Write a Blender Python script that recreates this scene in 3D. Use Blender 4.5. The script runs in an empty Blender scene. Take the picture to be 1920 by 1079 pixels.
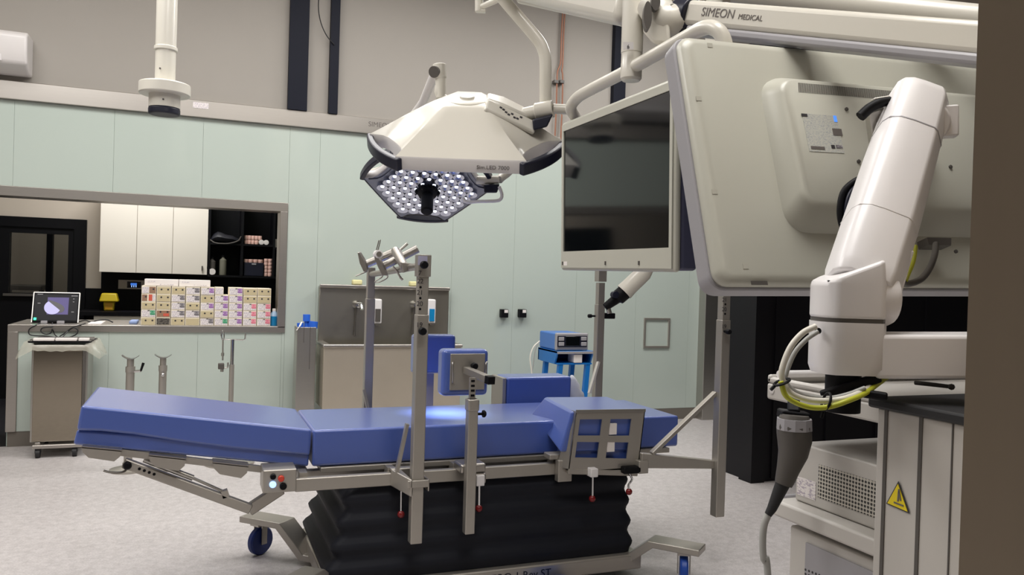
import bpy, math, random
from math import sin, cos, pi, radians
from mathutils import Vector as V
random.seed(7)
COL = bpy.context.scene.collection

# ------------------------------------------------------------------ camera model (metres, z up, back wall along +X)
F = 1500.0
YAW, PITCH, ROLL, H = radians(21.63), radians(.478), radians(1.736), 1.2
FW = V((sin(YAW)*cos(PITCH), cos(YAW)*cos(PITCH), -sin(PITCH)))
RH = V((cos(YAW), -sin(YAW), 0)); UPV = RH.cross(FW)
CX = cos(ROLL)*RH + sin(ROLL)*UPV
CY = -sin(ROLL)*RH + cos(ROLL)*UPV
CAM = V((0, 0, H))
def at(u, v, x=None, y=None, z=None, d=None):
    """point of the room seen at (u, v) of the photograph, at a given x, y, z or distance"""
    r = CX*(u-960) + CY*(539.5-v) + FW*F
    t = x/r.x if x is not None else y/r.y if y is not None else (z-H)/r.z if z is not None else d/F
    return CAM + r*t

# ------------------------------------------------------------------ materials
def lin(c):
    return tuple(((a/255)/12.92 if a/255 <= .04045 else ((a/255+.055)/1.055)**2.4) for a in c) + (1,)
MATS = {}
def mat(name, col, rough=.5, metal=0., spec=.5, var=.0, scale=20., bump=0., coat=0., emit=None, estr=0., stretch=(1,1,1), trans=0., alpha=1.):
    m = bpy.data.materials.new(name); m.use_nodes = True
    nt = m.node_tree; b = nt.nodes['Principled BSDF']
    b.inputs['Base Color'].default_value = lin(col)
    b.inputs['Roughness'].default_value = rough; b.inputs['Metallic'].default_value = metal
    b.inputs['Specular IOR Level'].default_value = spec
    b.inputs['Coat Weight'].default_value = coat; b.inputs['Coat Roughness'].default_value = .06
    b.inputs['Transmission Weight'].default_value = trans
    b.inputs['Alpha'].default_value = alpha
    if emit:
        b.inputs['Emission Color'].default_value = lin(emit); b.inputs['Emission Strength'].default_value = estr
    if var or bump:
        tc = nt.nodes.new('ShaderNodeTexCoord'); mp = nt.nodes.new('ShaderNodeMapping'); mp.inputs['Scale'].default_value = stretch
        nz = nt.nodes.new('ShaderNodeTexNoise'); nz.inputs['Scale'].default_value = scale; nz.inputs['Detail'].default_value = 4
        nt.links.new(tc.outputs['Object'], mp.inputs['Vector']); nt.links.new(mp.outputs['Vector'], nz.inputs['Vector'])
        if var:
            mx = nt.nodes.new('ShaderNodeMix'); mx.data_type = 'RGBA'
            c = lin(col); mx.inputs[6].default_value = tuple(a*(1-var) for a in c[:3])+(1,)
            mx.inputs[7].default_value = tuple(min(1, a*(1+var)) for a in c[:3])+(1,)
            nt.links.new(nz.outputs['Fac'], mx.inputs[0]); nt.links.new(mx.outputs[2], b.inputs['Base Color'])
        if bump:
            bp = nt.nodes.new('ShaderNodeBump'); bp.inputs['Strength'].default_value = bump; bp.inputs['Distance'].default_value = .004
            nt.links.new(nz.outputs['Fac'], bp.inputs['Height']); nt.links.new(bp.outputs['Normal'], b.inputs['Normal'])
    MATS[name] = m
    return m
M_paint = mat('painted wall', (158, 153, 146), .85, var=.03, scale=3)
M_ante = mat('warm anteroom paint', (214, 202, 188), .85, var=.03, scale=3)
M_glass = mat('mint back-painted glass panel', (186, 197, 189), .09, spec=.5, var=.015, scale=1.5)
M_steel = mat('brushed stainless steel', (180, 177, 171), .34, .92, var=.05, scale=14, stretch=(1, 1, 12))
M_steelh = mat('horizontally brushed steel', (178, 173, 167), .36, .92, var=.05, scale=12, stretch=(.6, 6, 20))
M_satin = mat('satin table steel', (176, 171, 163), .40, .7, var=.04, scale=10)
M_sink = mat('sink steel', (196, 186, 170), .36, .6, var=.06, scale=6)
M_splash = mat('splashback steel', (172, 168, 158), .3, .88, var=.06, scale=6)
M_chrome = mat('polished chrome', (215, 215, 215), .12, 1.)
M_mirror = mat('mirror polished steel door', (150, 142, 128), .05, 1.)
M_brown = mat('brown steel door frame', (186, 172, 152), .45, .4, var=.06, scale=20, stretch=(1, 1, .06))
M_blue = mat('blue vinyl upholstery', (64, 92, 174), .34, spec=.6, coat=1.0)
M_blue.node_tree.nodes['Principled BSDF'].inputs['Sheen Weight'].default_value = .2
M_blue.node_tree.nodes['Principled BSDF'].inputs['Coat Roughness'].default_value = .28
M_bluec = mat('blue painted cart', (24, 112, 190), .35)
M_blued = mat('blue device case', (70, 120, 195), .35)
M_bluer = mat('blue rubber wheel', (22, 44, 110), .45)
M_bluep = mat('bright blue plastic', (48, 110, 225), .35)
M_white = mat('cream white lacquer', (214, 210, 199), .3, coat=.2)
M_mon = mat('cream monitor plastic', (193, 192, 180), .30, var=.01)
M_grey = mat('pale grey lacquer', (212, 208, 206), .33)
M_greyp = mat('silver grey plastic', (158, 156, 160), .4)
M_arm = mat('cool white arm lacquer', (234, 231, 231), .34, coat=.1)
M_cart = mat('cart grey lacquer', (194, 190, 184), .38)
M_lam = mat('cabinet laminate', (240, 233, 222), .5)
M_navy = mat('navy plastic', (20, 23, 42), .4)
M_black = mat('matt black', (8, 8, 13), .55, spec=.2)
M_bwall = mat('black wall panelling', (14, 13, 18), .5, spec=.3)
M_bellow = mat('black bellows fabric', (26, 28, 36), .6, spec=.25, var=.12, scale=6)
M_rubber = mat('dark rubber', (30, 30, 32), .6)
M_dgrey = mat('dark grey plastic', (84, 80, 76), .45)
M_red = mat('dark red knob', (120, 26, 28), .25)
M_redb = mat('red button', (215, 70, 50), .3)
M_lit = mat('lit button', (190, 210, 255), .3, emit=(150, 190, 255), estr=1.6)
M_beam = mat('dark steel column', (17, 20, 33), .6, spec=.2)
M_copper = mat('copper pipe', (150, 106, 86), .5, .4)
M_screen = mat('dark glossy screen', (10, 13, 16), .06, spec=.55)
M_tile = mat('dark anteroom tile', (38, 38, 42), .35, var=.1, scale=5)
M_baseb = mat('grey vinyl skirting', (112, 106, 98), .6)
M_yel = mat('yellow plastic bin', (205, 180, 30), .4)
M_ylab = mat('orange yellow label', (215, 160, 40), .5)
M_spon = mat('pale yellow sponge', (232, 226, 170), .8)
M_liq = mat('blue liquid', (24, 132, 190), .2)
M_paper = mat('white paper', (236, 230, 226), .7)
M_card = mat('cream carton edge', (238, 228, 206), .6)
M_beige = mat('beige carton end', (196, 182, 146), .65, var=.05, scale=30)
M_brn = mat('brown carton end', (150, 118, 96), .65, var=.15, scale=60)
M_ink = mat('dark ink', (52, 50, 54), .6)
M_inkg = mat('grey lettering', (104, 98, 94), .6)
M_warn = mat('warning yellow', (232, 208, 20), .45)
M_green = mat('green led', (40, 220, 150), .4, emit=(60, 255, 170), estr=2)
M_roll = mat('bandage roll', (225, 184, 172), .8)
M_led = mat('led reflector', (196, 200, 216), .16, .95)
M_ledon = mat('led lens', (255, 255, 255), .3, emit=(235, 240, 255), estr=2.0)
M_lens = mat('clear lens', (225, 230, 245), .08, spec=.8, trans=.6)
M_plate = mat('lamp reflector plate', (120, 124, 138), .3, .6)
M_bag = mat('clear plastic bag', (225, 222, 205), .2, spec=.7, alpha=.35)
M_bagw = mat('white plastic bag', (225, 228, 238), .35, alpha=.8)
M_cablew = mat('white cable', (226, 222, 210), .4)
M_cableg = mat('grey cable', (168, 168, 164), .45)
M_cabley = mat('yellow green cable', (182, 186, 48), .4)
M_cablegr = mat('green cable', (60, 110, 80), .4)
M_lil = mat('lilac sticker', (168, 166, 190), .5)

def glass_mat():
    m = bpy.data.materials.new('clear window glass'); m.use_nodes = True
    nt = m.node_tree; nt.nodes.clear()
    o = nt.nodes.new('ShaderNodeOutputMaterial'); mx = nt.nodes.new('ShaderNodeMixShader'); mx.inputs[0].default_value = .12
    t = nt.nodes.new('ShaderNodeBsdfTransparent'); t.inputs[0].default_value = (.8, .82, .8, 1)
    g = nt.nodes.new('ShaderNodeBsdfGlossy'); g.inputs['Roughness'].default_value = .03
    nt.links.new(t.outputs[0], mx.inputs[1]); nt.links.new(g.outputs[0], mx.inputs[2]); nt.links.new(mx.outputs[0], o.inputs[0])
    return m
M_win = glass_mat()

def floor_mat():
    m = mat('speckled vinyl floor', (200, 195, 193), .42, spec=.4)
    nt = m.node_tree; b = nt.nodes['Principled BSDF']
    tc = nt.nodes.new('ShaderNodeTexCoord')
    n1 = nt.nodes.new('ShaderNodeTexNoise'); n1.inputs['Scale'].default_value = 130; n1.inputs['Detail'].default_value = 2
    n2 = nt.nodes.new('ShaderNodeTexNoise'); n2.inputs['Scale'].default_value = 30; n2.inputs['Detail'].default_value = 4
    r = nt.nodes.new('ShaderNodeValToRGB'); r.color_ramp.elements[0].position = .3; r.color_ramp.elements[1].position = .7
    r.color_ramp.elements[0].color = lin((172, 167, 166)); r.color_ramp.elements[1].color = lin((208, 203, 202))
    ad = nt.nodes.new('ShaderNodeMath'); ad.operation = 'MULTIPLY_ADD'; ad.inputs[1].default_value = .5
    ml = nt.nodes.new('ShaderNodeMath'); ml.operation = 'MULTIPLY'; ml.inputs[1].default_value = .5
    for n in (n1, n2): nt.links.new(tc.outputs['Object'], n.inputs['Vector'])
    nt.links.new(n2.outputs['Fac'], ml.inputs[0]); nt.links.new(n1.outputs['Fac'], ad.inputs[0]); nt.links.new(ml.outputs[0], ad.inputs[2])
    nt.links.new(ad.outputs[0], r.inputs['Fac']); nt.links.new(r.outputs['Color'], b.inputs['Base Color'])
    return m
M_floor = floor_mat()

def vent_mat():
    m = mat('perforated grille', (150, 146, 138), .5)
    nt = m.node_tree; b = nt.nodes['Principled BSDF']
    tc = nt.nodes.new('ShaderNodeTexCoord'); vo = nt.nodes.new('ShaderNodeTexVoronoi'); vo.inputs['Scale'].default_value = 150; vo.inputs['Randomness'].default_value = 0
    r = nt.nodes.new('ShaderNodeValToRGB'); r.color_ramp.interpolation = 'CONSTANT'; r.color_ramp.elements[1].position = .36
    r.color_ramp.elements[0].color = lin((46, 44, 42)); r.color_ramp.elements[1].color = lin((196, 191, 180))
    mp = nt.nodes.new('ShaderNodeMapping'); mp.inputs['Scale'].default_value = (0, 1, 1); nt.links.new(tc.outputs['Object'], mp.inputs[0])
    nt.links.new(mp.outputs[0], vo.inputs['Vector']); nt.links.new(vo.outputs['Distance'], r.inputs['Fac']); nt.links.new(r.outputs['Color'], b.inputs['Base Color'])
    return m
M_vent = vent_mat()

def label_mat(name, ink, scale=120, amount=.55, base=(232, 226, 224), stretch=(1, 1, 2.5)):
    """printed label: blotches of tiny type on white"""
    m = mat(name, base, .6)
    nt = m.node_tree; b = nt.nodes['Principled BSDF']
    tc = nt.nodes.new('ShaderNodeTexCoord'); mp = nt.nodes.new('ShaderNodeMapping'); mp.inputs['Scale'].default_value = stretch
    nz = nt.nodes.new('ShaderNodeTexNoise'); nz.inputs['Scale'].default_value = scale; nz.inputs['Detail'].default_value = 2
    r = nt.nodes.new('ShaderNodeValToRGB'); r.color_ramp.elements[0].position = amount-.04; r.color_ramp.elements[1].position = amount+.04
    r.color_ramp.elements[0].color = lin(base); r.color_ramp.elements[1].color = lin(ink)
    nt.links.new(tc.outputs['Object'], mp.inputs[0]); nt.links.new(mp.outputs[0], nz.inputs['Vector']); nt.links.new(nz.outputs['Fac'], r.inputs['Fac']); nt.links.new(r.outputs['Color'], b.inputs['Base Color'])
    return m
M_lab = label_mat('printed white label', (182, 172, 184))
M_lpur = label_mat('purple label', (150, 104, 168), 90, .42, (206, 186, 214))
M_lgry = label_mat('grey label', (110, 106, 110), 90, .42, (186, 180, 184))
M_lgrn = label_mat('green label', (60, 150, 108), 90, .42, (160, 205, 180))
M_lpnk = label_mat('pink label', (222, 120, 140), 90, .42, (238, 190, 198))
M_lred = mat('red label', (206, 92, 72), .6)
M_ldrk = label_mat('dark open carton', (52, 48, 44), 60, .5, (110, 104, 96))

# ------------------------------------------------------------------ mesh builder
class MB:
    def __init__(s): s.v = []; s.f = []; s.mi = []; s.m = 0
    def add(s, vs, fs):
        o = len(s.v); s.v += [tuple(p) for p in vs]
        for f in fs: s.f.append([i+o for i in f]); s.mi.append(s.m)
        return s
    def box(s, x0, x1, y0, y1, z0, z1):
        if x0 > x1: x0, x1 = x1, x0
        if y0 > y1: y0, y1 = y1, y0
        if z0 > z1: z0, z1 = z1, z0
        return s.add([(x0,y0,z0),(x1,y0,z0),(x1,y1,z0),(x0,y1,z0),(x0,y0,z1),(x1,y0,z1),(x1,y1,z1),(x0,y1,z1)],
                     [(3,2,1,0),(4,5,6,7),(0,1,5,4),(1,2,6,5),(2,3,7,6),(3,0,4,7)])
    def obx(s, c, ax, ay, az, hx, hy, hz):
        c, ax, ay, az = V(c), V(ax).normalized()*hx, V(ay).normalized()*hy, V(az).normalized()*hz
        p = [c+ax*i+ay*j+az*k for k in (-1,1) for i, j in ((-1,-1),(1,-1),(1,1),(-1,1))]
        return s.add(p, [(3,2,1,0),(4,5,6,7),(0,1,5,4),(1,2,6,5),(2,3,7,6),(3,0,4,7)])
    def bar(s, p, q, w, h, up=(0,0,1)):
        p, q = V(p), V(q); d = (q-p); up = V(up)
        a = d.cross(up)
        if a.length < 1e-6: a = d.cross(V((1,0,0)))
        a.normalize(); b = a.cross(d).normalized()
        return s.obx((p+q)/2, d, a, b, d.length/2, w/2, h/2)
    def prism(s, pts, vec):
        n = len(pts); vec = V(vec); P = [V(p) for p in pts]
        return s.add(P+[p+vec for p in P], [list(range(n))[::-1], list(range(n, 2*n))]+[(i, (i+1)%n, n+(i+1)%n, n+i) for i in range(n)])
    def loft(s, rings, cap=True, closed=True):
        n = len(rings[0]); vs = [p for r in rings for p in r]; fs = []
        for k in range(len(rings)-1):
            for i in range(n if closed else n-1):
                j = (i+1) % n
                fs.append((k*n+i, k*n+j, (k+1)*n+j, (k+1)*n+i))
        if cap: fs += [list(range(n))[::-1], list(range((len(rings)-1)*n, len(rings)*n))]
        return s.add(vs, fs)
    def tube(s, pts, r, n=12, cap=True, flat=1.):
        P = [V(p) for p in pts]; rings = []; prev = None
        for i, p in enumerate(P):
            t = (P[min(i+1, len(P)-1)]-P[max(i-1, 0)]).normalized()
            if prev is None:
                a = t.cross(V((0,0,1)))
                if a.length < 1e-3: a = t.cross(V((1,0,0)))
            else: a = prev - t*prev.dot(t)
            a.normalize(); prev = a; b = t.cross(a)
            rr = r[i] if isinstance(r, (list, tuple)) else r
            rings.append([p + a*cos(2*pi*k/n)*rr + b*sin(2*pi*k/n)*rr*flat for k in range(n)])
        return s.loft(rings, cap)
    def lathe(s, c, axis, prof, n=28, cap=True):
        c, t = V(c), V(axis).normalized(); a = t.cross(V((0,0,1)))
        if a.length < 1e-3: a = V((1,0,0))
        a.normalize(); b = t.cross(a)
        return s.loft([[c+t*h+(a*cos(2*pi*k/n)+b*sin(2*pi*k/n))*max(r, 1e-5) for k in range(n)] for r, h in prof], cap)
    def ball(s, c, r, n=12, sc=(1,1,1)):
        c = V(c)
        rings = []
        for i in range(n//2+1):
            ph = -pi/2+pi*i/(n//2); rr = max(cos(ph), 1e-3)
            rings.append([c+V((cos(2*pi*k/n)*rr*r*sc[0], sin(2*pi*k/n)*rr*r*sc[1], sin(ph)*r*sc[2])) for k in range(n)])
        return s.loft(rings)
def spl(pts, k=8):
    P = [V(p) for p in pts]; P = [P[0]*2-P[1]]+P+[P[-1]*2-P[-2]]; out = []
    for i in range(1, len(P)-2):
        a, b, c, d = P[i-1:i+3]
        for j in range(k):
            t = j/k; out.append(.5*((2*b)+(c-a)*t+(2*a-5*b+4*c-d)*t*t+(3*b-a-3*c+d)*t**3))
    return out+[P[-2]]

def world_loc(o):
    l = V((0,0,0))
    while o: l += o.location; o = o.parent
    return l
def obj(name, mb, m, parent=None, bev=0., seg=2, sharp=38, label=None):
    me = bpy.data.meshes.new(name)
    if parent: o0 = world_loc(parent)
    else:
        xs, ys, zs = zip(*mb.v); o0 = V(((min(xs)+max(xs))/2, (min(ys)+max(ys))/2, min(zs)))
    me.from_pydata([tuple(V(p)-o0) for p in mb.v], [], mb.f)
    for mm in (m if isinstance(m, list) else [m]): me.materials.append(mm)
    if isinstance(m, list): me.polygons.foreach_set('material_index', mb.mi)
    import bmesh
    bm = bmesh.new(); bm.from_mesh(me); bmesh.ops.recalc_face_normals(bm, faces=bm.faces); bm.to_mesh(me); bm.free()
    me.polygons.foreach_set('use_smooth', [True]*len(me.polygons)); me.set_sharp_from_angle(angle=radians(sharp))
    o = bpy.data.objects.new(name, me); COL.objects.link(o)
    if parent: o.parent = parent
    else: o.location = o0
    if bev:
        b = o.modifiers.new('round', 'BEVEL'); b.width = bev; b.segments = seg; b.limit_method = 'ANGLE'; b.angle_limit = radians(35); b.harden_normals = False
        o.modifiers.new('wn', 'WEIGHTED_NORMAL').keep_sharp = True
    if label: o['label'] = label
    return o
def thing(name, label, cat, loc, group=None):
    o = bpy.data.objects.new(name, None); COL.objects.link(o); o.empty_display_size = .05
    o.location = loc; o['label'] = label; o['category'] = cat
    if group: o['group'] = group
    return o
def tag(o, label, cat, group=None):
    o['label'] = label; o['category'] = cat
    if group: o['group'] = group
    return o
def struct(name, mb, m, **k):
    o = obj(name, mb, m, **k); o['kind'] = 'structure'; return o
def text(name, s, size, org, xd, yd, m, parent, ext=.0004, align='LEFT', bold=0.):
    """raised lettering as a mesh part"""
    cu = bpy.data.curves.new(name, 'FONT'); cu.body = s; cu.size = size; cu.extrude = ext; cu.align_x = align; cu.offset = bold
    t = bpy.data.objects.new(name+'_tmp', cu); COL.objects.link(t)
    dg = bpy.context.evaluated_depsgraph_get(); me = bpy.data.meshes.new_from_object(t.evaluated_get(dg))
    bpy.data.objects.remove(t); bpy.data.curves.remove(cu)
    xd, yd = V(xd).normalized(), V(yd); yd = (yd-xd*yd.dot(xd)).normalized(); zd = xd.cross(yd)
    o0 = world_loc(parent); org = V(org)
    for v in me.vertices: c = v.co.copy(); v.co = org-o0+xd*c.x+yd*c.y+zd*c.z
    me.materials.clear(); me.materials.append(m); me.name = name
    o = bpy.data.objects.new(name, me); COL.objects.link(o); o.parent = parent
    return o
def tree_copy(o, delta, label=None, group=None):
    c = o.copy(); COL.objects.link(c); c.location = o.location + V(delta)
    if label: c['label'] = label
    if group: c['group'] = group
    for ch in [x for x in bpy.data.objects if x.parent == o]:
        d = ch.copy(); COL.objects.link(d); d.parent = c
        for g in [x for x in bpy.data.objects if x.parent == ch]:
            e = g.copy(); COL.objects.link(e); e.parent = d
    return c
X, Y, Z = V((1,0,0)), V((0,1,0)), V((0,0,1))

# ================================================================== THE SETTING
WY = 6.123          # back wall face
CEIL = 3.7
struct('floor', MB().box(-3.4, 8.6, -2.4, WY+.02, -.06, 0), M_floor)
struct('floor.001', MB().box(-4.4, 6.5, WY+.02, 10.4, -.06, -.001), M_tile)
struct('ceiling', MB().box(-3.4, 8.6, -2.4, WY+.02, CEIL, CEIL+.08), M_ante)
struct('wall_left', MB().box(-3.5, -3.4, -2.4, WY, 0, CEIL), M_paint)
struct('wall_front', MB().box(-3.4, 8.6, -2.5, -2.4, 0, CEIL), mat('front wall darkened to cut bounce', (120, 116, 112), .8))  # unseen wall, colour darkened to cut bounce light from behind the camera
struct('added_reflection_door', MB().box(-2.9, -1.95, -2.4, -2.36, 0, 2.15).box(-2.95, -2.9, -2.4, -2.34, 0, 2.2).box(-1.95, -1.9, -2.4, -2.34, 0, 2.2), M_black)  # unseen, added as a dark shape for the trolley's mirror front to reflect
# glass panelled back wall: one slab per panel with a fine joint
g = MB(); jn = .0006
hx1 = .66; htop = 1.725; rail0, rail1 = 2.29, 2.41; cl = -1.138
def panels(xs, z0, z1):
    for a, b in zip(xs[:-1], xs[1:]): g.box(a+jn, b-jn, WY, WY+.03, z0+.001, z1-.001)
panels([-3.4, -2.3, -1.7, -1.131, -.539, .03, .6275], htop, rail0)
panels([.6275, .848], .1, rail0)
panels([.848, 1.905, 2.437, 3.015, 3.6, 4.146, 4.26], .1, rail0)
panels([cl+.06, -.539, .03, .606, .6275], .1, .77)
struct('wall_back', g, M_glass)
# backing behind the panels (opening left for the hatch)
b = MB(); b.box(-3.4, .64, WY+.03, WY+.1, htop, CEIL).box(.64, 8.6, WY+.03, WY+.1, 0, CEIL).box(cl, .64, WY+.03, WY+.1, 0, .77)
struct('wall_back.001', b, mat('panel joint backing', (176, 190, 182), .8))
struct('wall_back.002', MB().box(-3.4, 8.6, WY+.005, WY+.03, rail1, CEIL), M_paint)
struct('trim_1', MB().box(-3.4, 4.26, WY-.035, WY+.03, rail0, rail1), M_steelh, bev=.004)
struct('baseboard_back', MB().box(.6275, 4.26, WY+.002, WY+.03, 0, .1).box(cl+.01, .6275, WY+.004, WY+.03, 0, .1), M_baseb)
# steel frame round the hatch and the counter front
fr = MB(); y0, y1 = WY-.012, WY+.2
fr.box(-3.4, hx1-.032, y0, y1, 1.66, 1.725)                       # head
fr.box(hx1-.087, hx1-.032, y0, y1, .80, 1.66)                      # right jamb
fr.box(cl, hx1-.032, y0, y1, .765, .812)                           # sill
fr.box(cl, cl+.062, y0, y1, .1, .765)                             # left post under the counter
struct('trim_2', fr, M_steelh, bev=.003)
# tall dark steel columns on the upper wall
for n, (u0, u1, v) in enumerate(((541, 577, 100), (617.5, 634, 100), (1147, 1169, 120))):
    a, c = at(u0, v, y=WY).x, at(u1, v, y=WY).x
    struct('trim_%d' % (n+3), MB().box(a, c, WY-.05, WY+.01, rail1, CEIL), M_beam)
# stainless door lining at the right end of the wall and the wall beyond
struct('trim_6', MB().box(4.26, 4.44, WY-.10, WY+.03, 0, 2.45), M_steel, bev=.004)
struct('wall_back.003', MB().box(4.44, 8.6, WY-.02, WY+.03, 0, rail1), M_brown)
# black folding partition on the right
b = MB(); b.box(3.23, 8.5, 4.02, 4.3, 0, 2.75)
for k in range(12): b.box(3.36+.42*k, 3.375+.42*k, 4.008, 4.02, .02, 2.73)
b.box(3.20, 3.30, 4.0, 4.12, 0, 2.75)
struct('wall_right', b, M_bwall)
# the doorway post the photographer stands beside
pl = at(1816, 540, d=1.0)
b = MB(); dn = V((FW.x, FW.y, 0)).normalized(); rt = V((dn.y, -dn.x, 0))
b.prism([pl-Z*pl.z-rt*0, pl-Z*pl.z+rt*.35, pl-Z*pl.z+rt*.35+dn*.12, pl-Z*pl.z+dn*.12+rt*.10], Z*CEIL)
struct('trim_7', b, M_brown)

# ---- the anteroom behind the hatch
YB = 8.4
dx1 = at(163, 450, y=YB).x; dtop = at(80, 409, y=YB).z
b = MB(); b.box(-4.4, dx1-1.16, YB, YB+.1, 0, 2.9).box(dx1-1.16, dx1, YB, YB+.1, dtop, 2.9).box(dx1, 2.5, YB, YB+.1, 0, 2.9)
struct('wall_anteroom', b, M_ante)
struct('wall_anteroom.001', MB().box(2.2, 2.3, WY+.1, YB, 0, 2.9), M_ante)
struct('wall_anteroom.002', MB().box(-4.4, -4.3, WY+.1, 10.3, 0, 2.9), M_ante)
struct('ceiling.001', MB().box(-4.4, 6.5, WY+.1, 10.4, 2.9, 2.98), M_ante)
struct('wall_corridor', MB().box(-4.4, 2.5, 10.2, 10.3, 0, 2.9), M_ante)
zb = at(175, 541, y=YB).z
sxp = at(190, 520, y=YB).x
struct('wall_anteroom.003', MB().box(dx1+.001, sxp, YB-.012, YB, .1, zb).box(sxp, 2.2, YB-.012, YB, .1, 1.25), M_black)   # black splashback
d1 = MB()
wl, wr = at(18, 500, y=YB).x, at(128, 500, y=YB).x; wt, wb_ = at(70, 438, y=YB).z, at(70, 550, y=YB).z
L, R_, T = dx1-1.16, dx1, dtop
d1.box(L, R_, YB-.03, YB+.06, 0, wb_).box(L, R_, YB-.03, YB+.06, wt, T).box(L, wl, YB-.03, YB+.06, wb_, wt).box(wr, R_, YB-.03, YB+.06, wb_, wt)
d1.box(L-.02, L+.03, YB-.05, YB+.06, 0, T).box(R_-.10, R_, YB-.05, YB-.03, 0, T-.09).box(L, R_, YB-.05, YB-.03, T-.09, T)
D = struct('door_1', d1, M_black)
p = obj('pane', MB().box(wl, wr, YB+.01, YB+.018, wb_, wt), M_win, D)
obj('ledge', MB().box(at(8, 553, y=YB).x, at(75, 553, y=YB).x, YB-.06, YB-.03, wb_-.028, wb_-.006), M_dgrey, D)
# a dark post and a bench seen through the window
tag(obj('corridor_post', MB().box(at(88, 490, y=9.6).x, at(99, 490, y=9.6).x, 9.55, 9.65, 0, 2.9), M_beam), 'dark upright post seen through the black door window', 'post')
t = thing('corridor_bench', 'low grey bench seen at the bottom of the black door window', 'bench', (at(50, 545, y=9.9).x, 9.9, 0))
zz = at(55, 535, y=9.75).z
obj('bench_top', MB().box(at(16, 530, y=9.75).x, at(84, 530, y=9.75).x, 9.6, 10.15, zz-.05, zz), M_dgrey, t, bev=.01)
for u in (20, 80): obj('leg', MB().box(at(u, 540, y=9.8).x-.02, at(u, 540, y=9.8).x+.02, 9.7, 9.76, 0, zz-.05), M_black, t)

# ================================================================== ON THE WALL
t = thing('air_conditioner', 'white air conditioner high on the wall, cut by the left frame edge', 'air conditioner', (-1.4, WY, 2.5))
a = at(51, 90, y=WY-.2).x; zt = at(20, 55, y=WY-.2).z; z0_ = at(20, 131, y=WY-.2).z; L = a-.8
def acr(x): return [(x, WY+.004, zt), (x, WY-.17, zt), (x, WY-.21, zt-.03), (x, WY-.21, z0_+.12), (x, WY-.19, z0_+.05), (x, WY-.1, z0_), (x, WY+.004, z0_)]
obj('housing', MB().prism([V(q) for q in acr(a)], (-.8, 0, 0)), M_grey, t, bev=.015, seg=3)
obj('air_flap', MB().bar((L+.05, WY-.2, z0_+.075), (a-.14, WY-.2, z0_+.075), .004, .04, up=(0, -.3, 1)), M_arm, t)
# loop of cable beside the thin column
pts = [at(u, v, y=WY-.06) for u, v in ((601, -30), (597, 10), (601, 40), (612, 66), (627, 84))]
tag(obj('wall_cable', MB().tube(spl(pts), .004, 8), M_rubber), 'thin dark cable looping beside the narrower dark column', 'cable')
# sticker and lettering on the rail
q0, q1 = at(362, 191, y=WY-.036), at(391, 205, y=WY-.036)
tag(obj('rail_sticker', MB().box(q0.x, q1.x, WY-.0375, WY-.035, q1.z, q0.z), M_lab), 'small white printed sticker on the steel wall rail', 'sticker')
t = thing('rail_lettering', 'grey company lettering on the steel rail beside the lamp dome', 'lettering', at(690, 240, y=WY-.036))
text('letters', 'SIMEON', .052, at(690.5, 236.5, y=WY-.0365), X, Z, M_inkg, t)
# copper pipes
def pipe(us, lab):
    pts = [at(u, v, y=WY-.03) for u, v in us]
    t = thing('copper_pipe', lab, 'pipe', (pts[-1].x, WY, rail1), 'copper pipes on the upper wall')
    obj('tube', MB().tube(spl(pts, 5), .0068, 10), M_copper, t)
    c = at(us[-1][0]+1.2, 154, y=WY-.02)
    obj('pipe_clip', MB().box(c.x-.018, c.x+.018, WY-.045, WY+.005, c.z-.012, c.z+.012), M_dgrey, t)
pipe([(1055.5, 17), (1053, 60), (1051.5, 110), (1050, 122), (1046, 132), (1044.5, 145), (1043, 200), (1040, 268)], 'left copper pipe with a kink, running down the upper wall')
pipe([(1059.5, 17), (1057, 60), (1055, 118), (1053.5, 132), (1055, 145), (1054, 200), (1051, 268)], 'right copper pipe of the pair, nearer the black column')
c = at(1057, 17, y=WY-.02)
tag(obj('pipe_duct', MB().box(c.x-.045, c.x+.045, WY-.07, WY+.005, c.z-.01, CEIL), M_dgrey), 'dark duct box above the copper pipes at top of wall', 'duct')
# two black door switches
for u, lab in ((944.5, 'black wall switch with white tab, left of the panel joint'), (978.5, 'black wall switch with white tab, right of the panel joint')):
    c = at(u, 588, y=WY-.02)
    t = thing('door_switch', lab, 'switch', (c.x, WY, c.z), 'black door switches on the glass wall')
    obj('housing', MB().box(c.x-.031, c.x+.031, WY-.05, WY+.002, c.z-.034, c.z+.034), M_black, t, bev=.005)
    obj('tab', MB().box(c.x-.006, c.x+.024, WY-.053, WY-.049, c.z+.006, c.z+.03), M_paper, t)
# square steel frame (inspection hatch)
a, c = at(1206.5, 653, y=WY-.01), at(1257, 597, y=WY-.01); w = .018
g = MB().box(a.x, c.x, WY-.014, WY+.002, c.z-w, c.z).box(a.x, c.x, WY-.014, WY+.002, a.z, a.z+w).box(a.x, a.x+w, WY-.014, WY+.002, a.z+w, c.z-w).box(c.x-w, c.x, WY-.014, WY+.002, a.z+w, c.z-w)
tag(obj('inspection_frame', g, M_satin, bev=.002), 'square steel frame set in the mint glass wall', 'frame')
c = at(1253, 1, y=WY)

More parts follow.
